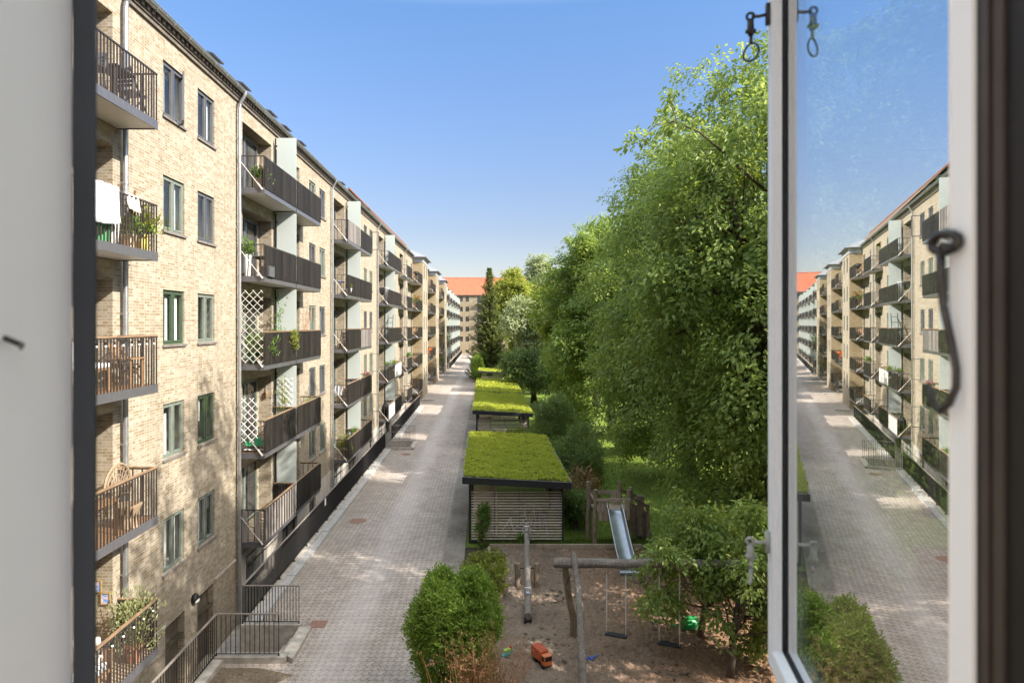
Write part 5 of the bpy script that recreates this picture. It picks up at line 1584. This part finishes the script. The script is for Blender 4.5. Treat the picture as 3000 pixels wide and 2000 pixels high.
for (dx, zz, lab, sd) in ((-8.16, 2.51, 'blue framed abstract picture, the upper one on the brick reveal', 1), (-7.975, 2.25, 'blue and pink framed picture, the lower one on the brick reveal', 2)):
    p_ = thing('framed_picture', (dx, 13.63, zz-.0), lab, 'picture', 'framed pictures on the brick reveal')
    zc = zz
    t = NT('painting%d' % sd); v = t.noise(t.pos(), 7, 4, .6, 2.5)
    col = t.ramp(v, [(.3, (.05, .14, .42)), (.45, (.12, .30, .62)), (.55, (.60, .38, .36)), (.62, (.45, .55, .70)), (.75, (.10, .10, .35))])
    pm = t.end(t.pbr(col, .5, 0, .3))
    x0, x1, z0, z1 = dx-.097, dx+.097, zc-.122, zc+.122
    MB().box(x0+.016, x1-.016, 13.612, 13.620, z0+.016, z1-.016).build('canvas', pm, p_)
    f = MB().box(x0, x1, 13.600, 13.632, z0, z0+.016).box(x0, x1, 13.600, 13.632, z1-.016, z1).box(x0, x0+.016, 13.600, 13.632, z0+.016, z1-.016).box(x1-.016, x1, 13.600, 13.632, z0+.016, z1-.016)
    f.build('picture_frame', plain('gold_frame', (.30, .20, .08), .5, .2, 8), p_)
# --- second stack
z = fl(0)
POTB = plain('pot_brown', (.33, .23, .18), .7, .35, 12, stretch=(1, 1, 4))
pot(-7.25, 20.85, z, .17, .34, 'big brown pot with a leafy plant on the top balcony beyond the first downpipe', POTB, L_HERB, .3, .2, 50, .09, seed=11)
pot(-7.12, 21.3, z, .15, .30, 'smaller brown pot with a low plant on the top balcony beyond the first downpipe', POTB, L_HERB, .12, .12, 20, .07, seed=12)
table(-7.35, 21.2, z, .45, .6, .62, 'dark green bistro table on the top balcony beyond the first downpipe', FRAME_GREEN, name='bistro_table')
z = fl(1)
t_ = table(-7.35, 21.4, z, .55, .9, .66, 'orange-brown wooden table on the second balcony beyond the first downpipe', WOOD)
STR = NT('striped_cloth'); sp_ = STR.n('ShaderNodeSeparateXYZ'); STR.l(STR.pos(), sp_.inputs[0])
wv = STR.math('SINE', STR.math('MULTIPLY', sp_.outputs[1], 80))
STRIPE = STR.end(STR.pbr(STR.ramp(STR.math('ADD', STR.math('MULTIPLY', wv, .5), .5), [(.4, (.08, .08, .1)), (.6, (.75, .74, .72))]), .9))
solo(MB().box(-7.66, -7.04, 20.93, 21.87, z+.664, z+.69), 'table_runner', STRIPE, (-7.35, 21.4, z+.67), 'striped cloth lying on the orange-brown wooden balcony table', 'tablecloth', bevel=.006)
pot(-7.6, 20.75, z, .13, .7, 'green plant in a tall white pot beside the striped cloth table', WHITEPLASTIC, L_HERB, .35, .16, 50, .09, seed=13)
pot(-7.05, 21.0, z, .2, .34, 'dark planter box behind the near end railing of the second balcony', FASCIA, L_HERB, .08, .1, 12, .05, seed=14, box=(.3, .5))
z = fl(2)
trellis(20.47, -7.8, -7.02, z+.05, z+2.35, 'tall pale diamond trellis at the near end of the third balcony')
pot(-7.45, 20.85, z, .2, .36, 'dark green tub with a bushy plant behind the tall trellis', plain('tub_green', (.02, .08, .06), .5), L_HERB, .5, .25, 90, .09, seed=15)
pot(-7.15, 21.15, z, .16, .30, 'brown tub with a spreading plant behind the tall trellis', POTB, L_HERB, .5, .25, 80, .09, seed=16)
pot(-7.5, 23.6, z, .16, .3, 'climbing vine in a pot before the frosted screen of the third balcony', POTB, L_HERB, 1.6, .2, 70, .07, seed=17)
shrub('yellow-green creeper hanging over the boarded front of the third balcony', (-6.93, 23.5, z+.5), (-6.90, 23.4, z+.62), (.10, .35, .6), 90, .075, L_YEW, 18, name='hanging_creeper', cat='creeper', k=7, spray=.2, zmin=0, lobes=8, stems=4)
c_ = thing('climbing_rose', (-7.7, 28.2, fl(2)), 'dry climbing plant on wire beside the window of the third storey', 'climber')
m = MB(); random.seed(9)
for i in range(9): m.tube(wob((-7.80, 27.75+.02*i, fl(2)+.2), (-7.79, 27.8+.15*i, fl(2)+1.6+random.uniform(-.4, .8)), 6, .12), .007, 4)
m.build('stems', TWIG, c_)
m = MB()
for i in range(8): m.bar((-7.815, 27.7, fl(2)+.5+.25*i), (-7.815, 28.75, fl(2)+.5+.25*i), .006)
for i in range(5): m.bar((-7.82, 27.7+.26*i, fl(2)+.5), (-7.82, 27.7+.26*i, fl(2)+2.25), .006)
m.build('wire_grid', STEEL, c_)
z = fl(3)
trellis(20.47, -7.8, -7.18, z+.35, z+1.75, 'white diamond trellis at the near end of the fourth balcony', mat=FRAME_WHITE)
trellis(23.94, -7.6, -7.1, z+1.0, z+2.1, 'white trellis with vine before the frosted screen of the fourth balcony', mat=FRAME_WHITE, sp=.22)
pot(-7.4, 23.75, z, .15, .3, 'vine growing up the white trellis of the fourth balcony', POTB, L_YEW, 1.6, .2, 60, .07, seed=19)
MB_ = MB(); MB_.grid(lambda u, v: (-7.7+.6*u, 20.7+.9*v, z+.2+.12*math.sin(u*7+v*3)*math.sin(v*6)+.1*math.sin(v*PI)), 12, 14)
solo(MB_, 'garden_cover', plain('green_tarp', (.03, .27, .12), .5, .3, 5), (-7.4, 21.1, z), 'crumpled green cover heaped on the fourth balcony floor', 'tarpaulin', smooth=True)
solo(MB().grid(lambda u, v: (-7.72+.66*u, 20.65+.4*v, z+.07+.05*math.sin(u*9)*math.sin(v*8)), 10, 8), 'patterned_rug', STRIPE, (-7.4, 20.85, z), 'black and white rug below the green cover on the fourth balcony', 'rug', smooth=True)
table(-7.45, 22.2, z, .5, .7, .65, 'brown table behind the green cover on the fourth balcony', PLANK)
pot(-7.2, 26.5, z+.72, .2, .16, 'flower box hung inside the far railing of the fourth balcony', FASCIA, L_HERB, .14, .2, 40, .06, seed=20, box=(.25, .8))
s_ = thing('lantern', (-8.0, 23.735, z+1.55), 'small hanging lantern on the brick reveal of the fourth loggia', 'lantern')
MB().tube([(-8.0, 23.72, z+1.9), (-8.0, 23.72, z+1.66)], .008, 5).build('hanger', STEEL, s_)
MB().lathe((-8.0, 23.70, z+1.42), [(.04, 0), (.05, .05), (.05, .16), (.02, .24)], 10).build('lantern_body', WOOD, s_)
# --- third stack
z = fl(1)
s_ = thing('bistro_stool', (-7.4, 33.3, z), 'blue topped stool on the second balcony of the third stack', 'stool')
MB().lathe((-7.4, 33.3, z+.62), [(.17, 0), (.18, .02), (.17, .05), (.02, .055)], 14).build('seat', BLUEP, s_)
for i in range(3):
    a = 2.1*i; MB().bar((-7.4+.2*math.cos(a), 33.3+.2*math.sin(a), z), (-7.4+.1*math.cos(a), 33.3+.1*math.sin(a), z+.62), .02).build('leg', STEEL, s_)
pot(-7.1, 33.7, z, .16, .34, 'white pot with yellow-green plant on the second balcony of the third stack', WHITEPLASTIC, L_YEW, .2, .15, 30, .08, seed=21)
z = fl(2)
chair(-7.3, 33.6, z, R(0), 'black folding chair on the third balcony of the third stack', BLACKMETAL, h=1.0)
z = fl(3)
table(-7.35, 33.8, z, .5, .7, .7, 'wooden table on the fourth balcony of the third stack', WOOD)
cloth([(-7.75, 33.06, z+.95), (-7.3, 33.06, z+.95), (-7.3, 33.1, z+.45), (-7.75, 33.1, z+.5)], 'white towel hung at the near end of the fourth balcony of the third stack', WHITECLOTH, 'towel')
pot(-7.1, 38.6, z+.85, .2, .15, 'pink flowers on the railing of the fourth balcony past the screen', FASCIA, L_HERB, .15, .2, 40, .06, seed=22, flowers=PINK, box=(.2, .9))
z = fl(4)
pot(-7.3, 33.5, z, .18, .35, 'bushy tomato plant on the lowest balcony of the third stack', POTB, L_YEW, .7, .3, 90, .09, seed=23)
pot(-7.2, 35.7, z+.75, .2, .2, 'leafy box plant before the frosted screen on the lowest balcony of the third stack', FASCIA, L_HERB, .2, .2, 40, .08, seed=24, box=(.25, .7))
# --- fourth stack and bays
z = fl(1)
d_ = thing('clothes_airer', (-7.4, 47.6, z), 'clothes airer hung with dark and white laundry on the second balcony of the fourth stack', 'clothes airer')
m = MB()
for i in range(6): m.bar((-7.7+.12*i, 47.1, z+1.15), (-7.7+.12*i, 48.1, z+1.15), .012)
m.build('rack', STEEL, d_)
for y in (47.15, 48.05): MB().bar((-7.7, y, z), (-7.1, y, z+1.15), .02).build('leg', STEEL, d_); MB().bar((-7.1, y, z), (-7.7, y, z+1.15), .02).build('leg', STEEL, d_)
cloth([(-7.7, 47.12, z+1.15), (-7.35, 47.12, z+1.15), (-7.36, 47.13, z+.6), (-7.7, 47.13, z+.65)], 'dark shirt on the clothes airer', BLACKMETAL, 'hanging_garment')
cloth([(-7.3, 47.3, z+1.15), (-7.08, 47.3, z+1.15), (-7.08, 47.32, z+.5), (-7.3, 47.32, z+.5)], 'white towel on the clothes airer', WHITECLOTH, 'towel')
z = fl(2)
l_ = thing('ladder', (-7.3, 49.7, z), 'dark step ladder standing before the frosted screen of the fourth stack', 'ladder')
for x in (-7.5, -7.12): MB().bar((x, 49.4, z), (x+.03, 49.85, z+2.0), .035).build('rail', BLACKMETAL, l_)
m = MB()
for i in range(5): m.bar((-7.5, 49.45+.09*i, z+.3+.37*i), (-7.1, 49.45+.09*i, z+.3+.37*i), .03)
m.build('rungs', BLACKMETAL, l_)
z = fl(3)
pot(-7.15, 47.6, z+.95, .2, .14, 'flower box with bright leaves on the near railing of the fourth stack', FASCIA, L_HERB, .2, .2, 40, .08, seed=25, box=(.6, .25))
pot(-6.95, 49.4, z+.95, .2, .14, 'flower box with pale green leaves on the boarded front of the fourth stack', FASCIA, L_YEW, .2, .2, 40, .08, seed=26, box=(.25, .6))
pot(-7.2, 48.8, z, .2, .4, 'red flowering plant inside the fourth balcony of the fourth stack', POTB, L_HERB, .4, .2, 50, .08, seed=27, flowers=PINK)
z = fl(4)
solo(MB().ball((-7.4, 48.2, z+.55), .5, 14, 9, (.6, .9, 1), .06), 'grill_cover', BLACKMETAL, (-7.4, 48.2, z), 'black covered barbecue on the lowest balcony of the fourth stack', 'grill')
pot(-7.15, 60.6, fl(3)+.95, .2, .14, 'trailing green flower box on the balcony beside the fourth downpipe', FASCIA, L_HERB, .3, .3, 60, .10, seed=28, box=(.3, .9))
g_ = thing('kettle_grill', (-7.2, 67.2, fl(0)), 'black kettle grill on the top balcony before the first bay', 'grill')
MB().ball((-7.2, 67.2, fl(0)+.95), .28, 12, 8, (1, 1, .8)).build('kettle', BLACKMETAL, g_, smooth=True)
for i in range(3): MB().bar((-7.2+.3*math.cos(2.1*i), 67.2+.3*math.sin(2.1*i), fl(0)), (-7.2+.12*math.cos(2.1*i), 67.2+.12*math.sin(2.1*i), fl(0)+.8), .03).build('leg', STEEL, g_)
pot(-7.15, 67.0, fl(1)+.35, .25, .4, 'big red geranium on the second balcony before the first bay', POTB, L_HERB, .6, .35, 70, .12, seed=29, flowers=RED)
chair(-7.3, 66.4, fl(0), R(40), 'orange wooden chair on the top balcony before the first bay', WOOD)
chair(-7.3, 67.5, fl(2), R(40), 'wooden chair on the third balcony before the first bay', WOOD)
table(-7.3, 67.2, fl(3), .6, .9, .7, 'wooden table on the fourth balcony before the first bay', WOOD)
solo(MB().grid(lambda u, v: (-7.7+.9*u, 85.0+.02*math.sin(u*12), fl(3)+.95-.85*v), 14, 6), 'orange_cloth', plain('orange_cloth', (.65, .16, .03), .8, .1, 6), (-7.3, 85, fl(3)+.5), 'orange cloth hung across the fourth balcony before the second bay', 'cloth', smooth=True)
pot(-7.0, 103.8, fl(4)+.6, .25, .4, 'pink flowering plant on the lowest balcony before the third bay', POTB, L_HERB, .4, .35, 60, .14, seed=30, flowers=PINK)
pot(-7.0, 116.8, fl(3)+.6, .25, .4, 'tall green plant on the first balcony of the far row of screens', POTB, L_HERB, 1.4, .5, 80, .18, seed=31)
# ================================================================== the window the view is taken from
# own house: wall with the opening; white room left open behind to brighten the sash
h_ = thing('near_house', (0, .2, 0), 'white walled room, left open behind to let light in, whose open casement window frames the view', 'house')
m = MB()
m.box(-16, -.385, .12, .30, 0, 15.6); m.box(.431, 24, .12, .41, 0, 15.6)
m.box(-.385, .431, .12, .259, 0, 7.29); m.box(-.385, .431, .12, .259, 9.66, 15.6)
m.build('wall', PLASTER, h_)
m = MB(); DR = plain('room_white', (.80, .78, .75), .9, .04)
m.box(-2.1, -2.0, -2.4, .119, 6.9, 9.9); m.box(2.0, 2.1, -2.4, .119, 6.9, 9.9); m.box(-2, 2, -.9, .119, 9.8, 9.9)
m.box(-2, 2, -2.4, -2.3, 6.9, 7.3); m.build('room', DR, h_)
MB().box(-2, 2, -2.4, .119, 6.8, 6.899).build('room_floor', plain('pale_floor', (.50, .42, .33), .5, .1), h_)

wf = thing('casement_window', (.05, .4, 7.33), 'open white casement window, its right sash swung out and mirroring the yard', 'window')
DK = plain('jamb_paint', (.010, .008, .007), .55, .3, 14)
DK2 = plain('jamb_paint_brown', (.05, .036, .029), .55, .3, 14)
GASK = plain('rubber_seal', (.012, .012, .013), .6, .1, 9)
# right jamb, a dark stained reveal with beads
m = MB(); m.box(.3185, .43, .26, .4205, 7.3, 9.65); m.build('jamb', DK, wf)
m = MB(); m.box(.3150, .3183, .4065, .4125, 7.3, 9.65); m.box(.3160, .3183, .396, .4035, 7.3, 9.65); m.build('jamb_bead', DK2, wf)
# left: the plain edge of the opposite sash, white inside with a dark outer rebate
m = MB(); m.box(-.42, -.352, .32, .552, 7.3, 9.65); lf = m.build('left_sash', FRAME_WHITE, wf)
m = MB(); m.box(-.3518, -.3335, .5525, .5565, 7.3, 9.65); m.build('seal', plain('dark_rebate', (.05, .052, .055), .5, .2, 6), lf)
# right sash: profile swept round a rectangle in the plane turned 11.5 degrees
ang = R(11.7); U = Vector((math.sin(ang), math.cos(ang), 0)); Nn = Vector((-math.cos(ang), math.sin(ang), 0))
H0 = Vector((.317, .42, 0)); s0, s1 = .003, .598; zb, zt = 7.478, 9.5
def SP(s, n, z): p = H0+U*s+Nn*n; return Vector((p.x, p.y, z))
def ring(prof):
    mb = MB(); vs = []; fs = []
    for (t, n) in prof:
        vs += [SP(s0+t, n, zb+t), SP(s1-t, n, zb+t), SP(s1-t, n, zt-t), SP(s0+t, n, zt-t)]
    for i in range(len(prof)-1):
        for k in range(4):
            fs.append((i*4+k, i*4+(k+1) % 4, (i+1)*4+(k+1) % 4, (i+1)*4+k))
    return mb.add(vs, fs)
sash = ring([(0.0, -.046), (0, 0), (.0275, 0), (.0282, -.0022), (.0295, -.0022), (.0300, .0004), (.0312, -.0008), (.0318, -.0062), (.0330, -.0070), (.0336, -.0115), (.0346, -.0122)]).build('sash_frame', FRAME_WHITE, wf)
ring([(.0346, -.0122), (.0352, -.0150), (.0356, -.0165)]).build('gasket', GASK, sash)
ring([(.0365, -.021), (.0350, -.030), (.0350, -.046), (0, -.046)]).build('glazing_bead', plain('bead_grey', (.50, .47, .44), .5, .05, 5), sash)
g = MB(); t = .0354
for n in (-.0168, -.0208):
    g.quad(SP(s0+t, n, zb+t), SP(s0+t, n, zt-t), SP(s1-t, n, zt-t), SP(s1-t, n, zb+t))
g.build('glass_pane', glass_mat('sash_glass', 3.0, (.80, .85, .85), dirt=.06, floor=.66), sash)
# hardware
OLDSTEEL = plain('old_hook_steel', (.06, .052, .047), .4, .3, 60, metal=.7)
PALEST = plain('painted_hook', (.42, .40, .36), .45, .2, 60, metal=.4)
def stay(zc, mat, split):
    m = MB()
    e = lambda n, z, ds=0: SP(s1-.012+ds, n, z)
    m.obox(e(.002, zc), U*.004, Nn*.004, (0, 0, .016))
    m.tube([e(.002, zc), e(.016, zc-.002), e(.026, zc-.001)], .0026, 8)
    k = 10
    m.tube([e(.028+.0055*math.cos(2*PI*i/k), zc+.0055*math.sin(2*PI*i/k)-.001) for i in range(k+1)], .0022, 6)
    m.tube([e(.028, zc-.006), e(.0275, zc-.022), e(.027, zc-.030)], [.0052, .0055, .0046], 8)
    m.tube([e(.020, zc-.024), e(.035, zc-.024)], .0034, 8)
    m.tube([e(.027, zc-.030), e(.0272, zc-.043)], .0026, 7)
    if split:
        n_ = 12
        m.tube([e(.0272+.0125*math.sin(2*PI*i/n_)*(.5+.5*i/n_ if i < n_/2 else 1-.5*i/n_)*1.2, zc-.056+.0135*math.cos(2*PI*i/n_), .01*math.sin(2*PI*i/n_)) for i in range(n_+1)], .0018, 6)
    else:
        m.tube([e(.0272, zc-.043), e(.027, zc-.058), e(.029, zc-.064), e(.0305, zc-.066)], [.003, .0028, .003, .0034], 7)
    return m.build('stay_hook', mat, wf, smooth=True)
stay(8.475, OLDSTEEL, True)
stay(7.667, PALEST, False)
# long hook hanging from the hinge stile
m = MB()
q = lambda a, n, z: SP(.024+a, n, z)
k = 14; z0 = 8.056
m.tube([q(.012*math.cos(2*PI*i/k)*1.0, .007+.003*math.cos(2*PI*i/k), z0+.0062*math.sin(2*PI*i/k)) for i in range(k+1)], .0032, 8)
m.tube([q(.0, .002, z0-.004), q(0, .010, z0-.002)], .003, 7)
m.tube([q(.003, .008, z0-.005), q(.003, .008, z0-.022), q(.001, .007, z0-.045), q(-.005, .005, z0-.068), q(-.009, .004, z0-.086), q(-.009, .004, z0-.098), q(-.004, .006, z0-.110), q(.004, .008, z0-.116), q(.011, .010, z0-.110), q(.014, .011, z0-.099)],
       [.0031, .0029, .0026, .0025, .0025, .0024, .0025, .0024, .0022, .0016], 9)
m.build('long_hook', OLDSTEEL, wf, smooth=True)
MB().tube([Vector((-.352, .475, 7.99)), Vector((-.336, .470, 7.985)), Vector((-.326, .455, 7.983))], [.002, .0022, .001], 7).build('left_hook', OLDSTEEL, lf)

# ================================================================== camera, light
cam = bpy.data.cameras.new('camera'); co = bpy.data.objects.new('camera', cam); COL.objects.link(co)
co.location = (0, 0, EYE); co.rotation_euler = (R(90), 0, 0)
cam.sensor_width = 36; cam.sensor_fit = 'HORIZONTAL'; cam.lens = F/3000*36
cam.shift_x = (1500-CX)/3000; cam.shift_y = -(1000-CY)/3000
cam.clip_start = .02; cam.clip_end = 2500
cam.dof.use_dof = True; cam.dof.focus_distance = 34; cam.dof.aperture_fstop = 6.5
SC.camera = co

sd = Vector((-.80, .37, -.62)).normalized()
sun = bpy.data.lights.new('sun', 'SUN'); so = bpy.data.objects.new('sun', sun); COL.objects.link(so)
sun.energy = 2.9; sun.angle = R(.53); sun.color = (1, .93, .82)
so.rotation_euler = sd.to_track_quat('-Z', 'Y').to_euler(); so.location = (30, -20, 40)
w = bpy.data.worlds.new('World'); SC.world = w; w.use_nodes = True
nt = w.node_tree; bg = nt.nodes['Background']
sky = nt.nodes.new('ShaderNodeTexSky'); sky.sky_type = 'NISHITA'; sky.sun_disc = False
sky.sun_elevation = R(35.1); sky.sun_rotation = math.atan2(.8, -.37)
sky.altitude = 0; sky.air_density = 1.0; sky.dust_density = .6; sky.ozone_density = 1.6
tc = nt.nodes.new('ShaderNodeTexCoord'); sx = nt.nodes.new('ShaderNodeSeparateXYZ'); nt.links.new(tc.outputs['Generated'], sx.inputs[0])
cr = nt.nodes.new('ShaderNodeValToRGB'); nt.links.new(sx.outputs[2], cr.inputs[0])  # added: sky overhead, out of view, brightened and warmed to lift the shade
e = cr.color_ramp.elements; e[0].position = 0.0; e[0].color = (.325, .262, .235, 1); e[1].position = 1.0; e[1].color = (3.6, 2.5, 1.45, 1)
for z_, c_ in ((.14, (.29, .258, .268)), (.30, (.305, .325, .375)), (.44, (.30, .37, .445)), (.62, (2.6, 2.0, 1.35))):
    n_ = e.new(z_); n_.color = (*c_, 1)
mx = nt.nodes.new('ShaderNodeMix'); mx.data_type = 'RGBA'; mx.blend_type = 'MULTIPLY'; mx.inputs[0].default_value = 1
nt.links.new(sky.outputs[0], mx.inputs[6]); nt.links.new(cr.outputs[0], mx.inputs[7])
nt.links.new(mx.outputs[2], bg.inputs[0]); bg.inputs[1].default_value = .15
vs = SC.view_settings; SC.display_settings.display_device = 'sRGB'
vs.view_transform = 'Standard'; vs.look = 'None'; vs.exposure = 1.97; vs.gamma = 1; vs.use_curve_mapping = False
SC.cycles.max_bounces = 8; SC.cycles.transparent_max_bounces = 12; SC.cycles.diffuse_bounces = 3
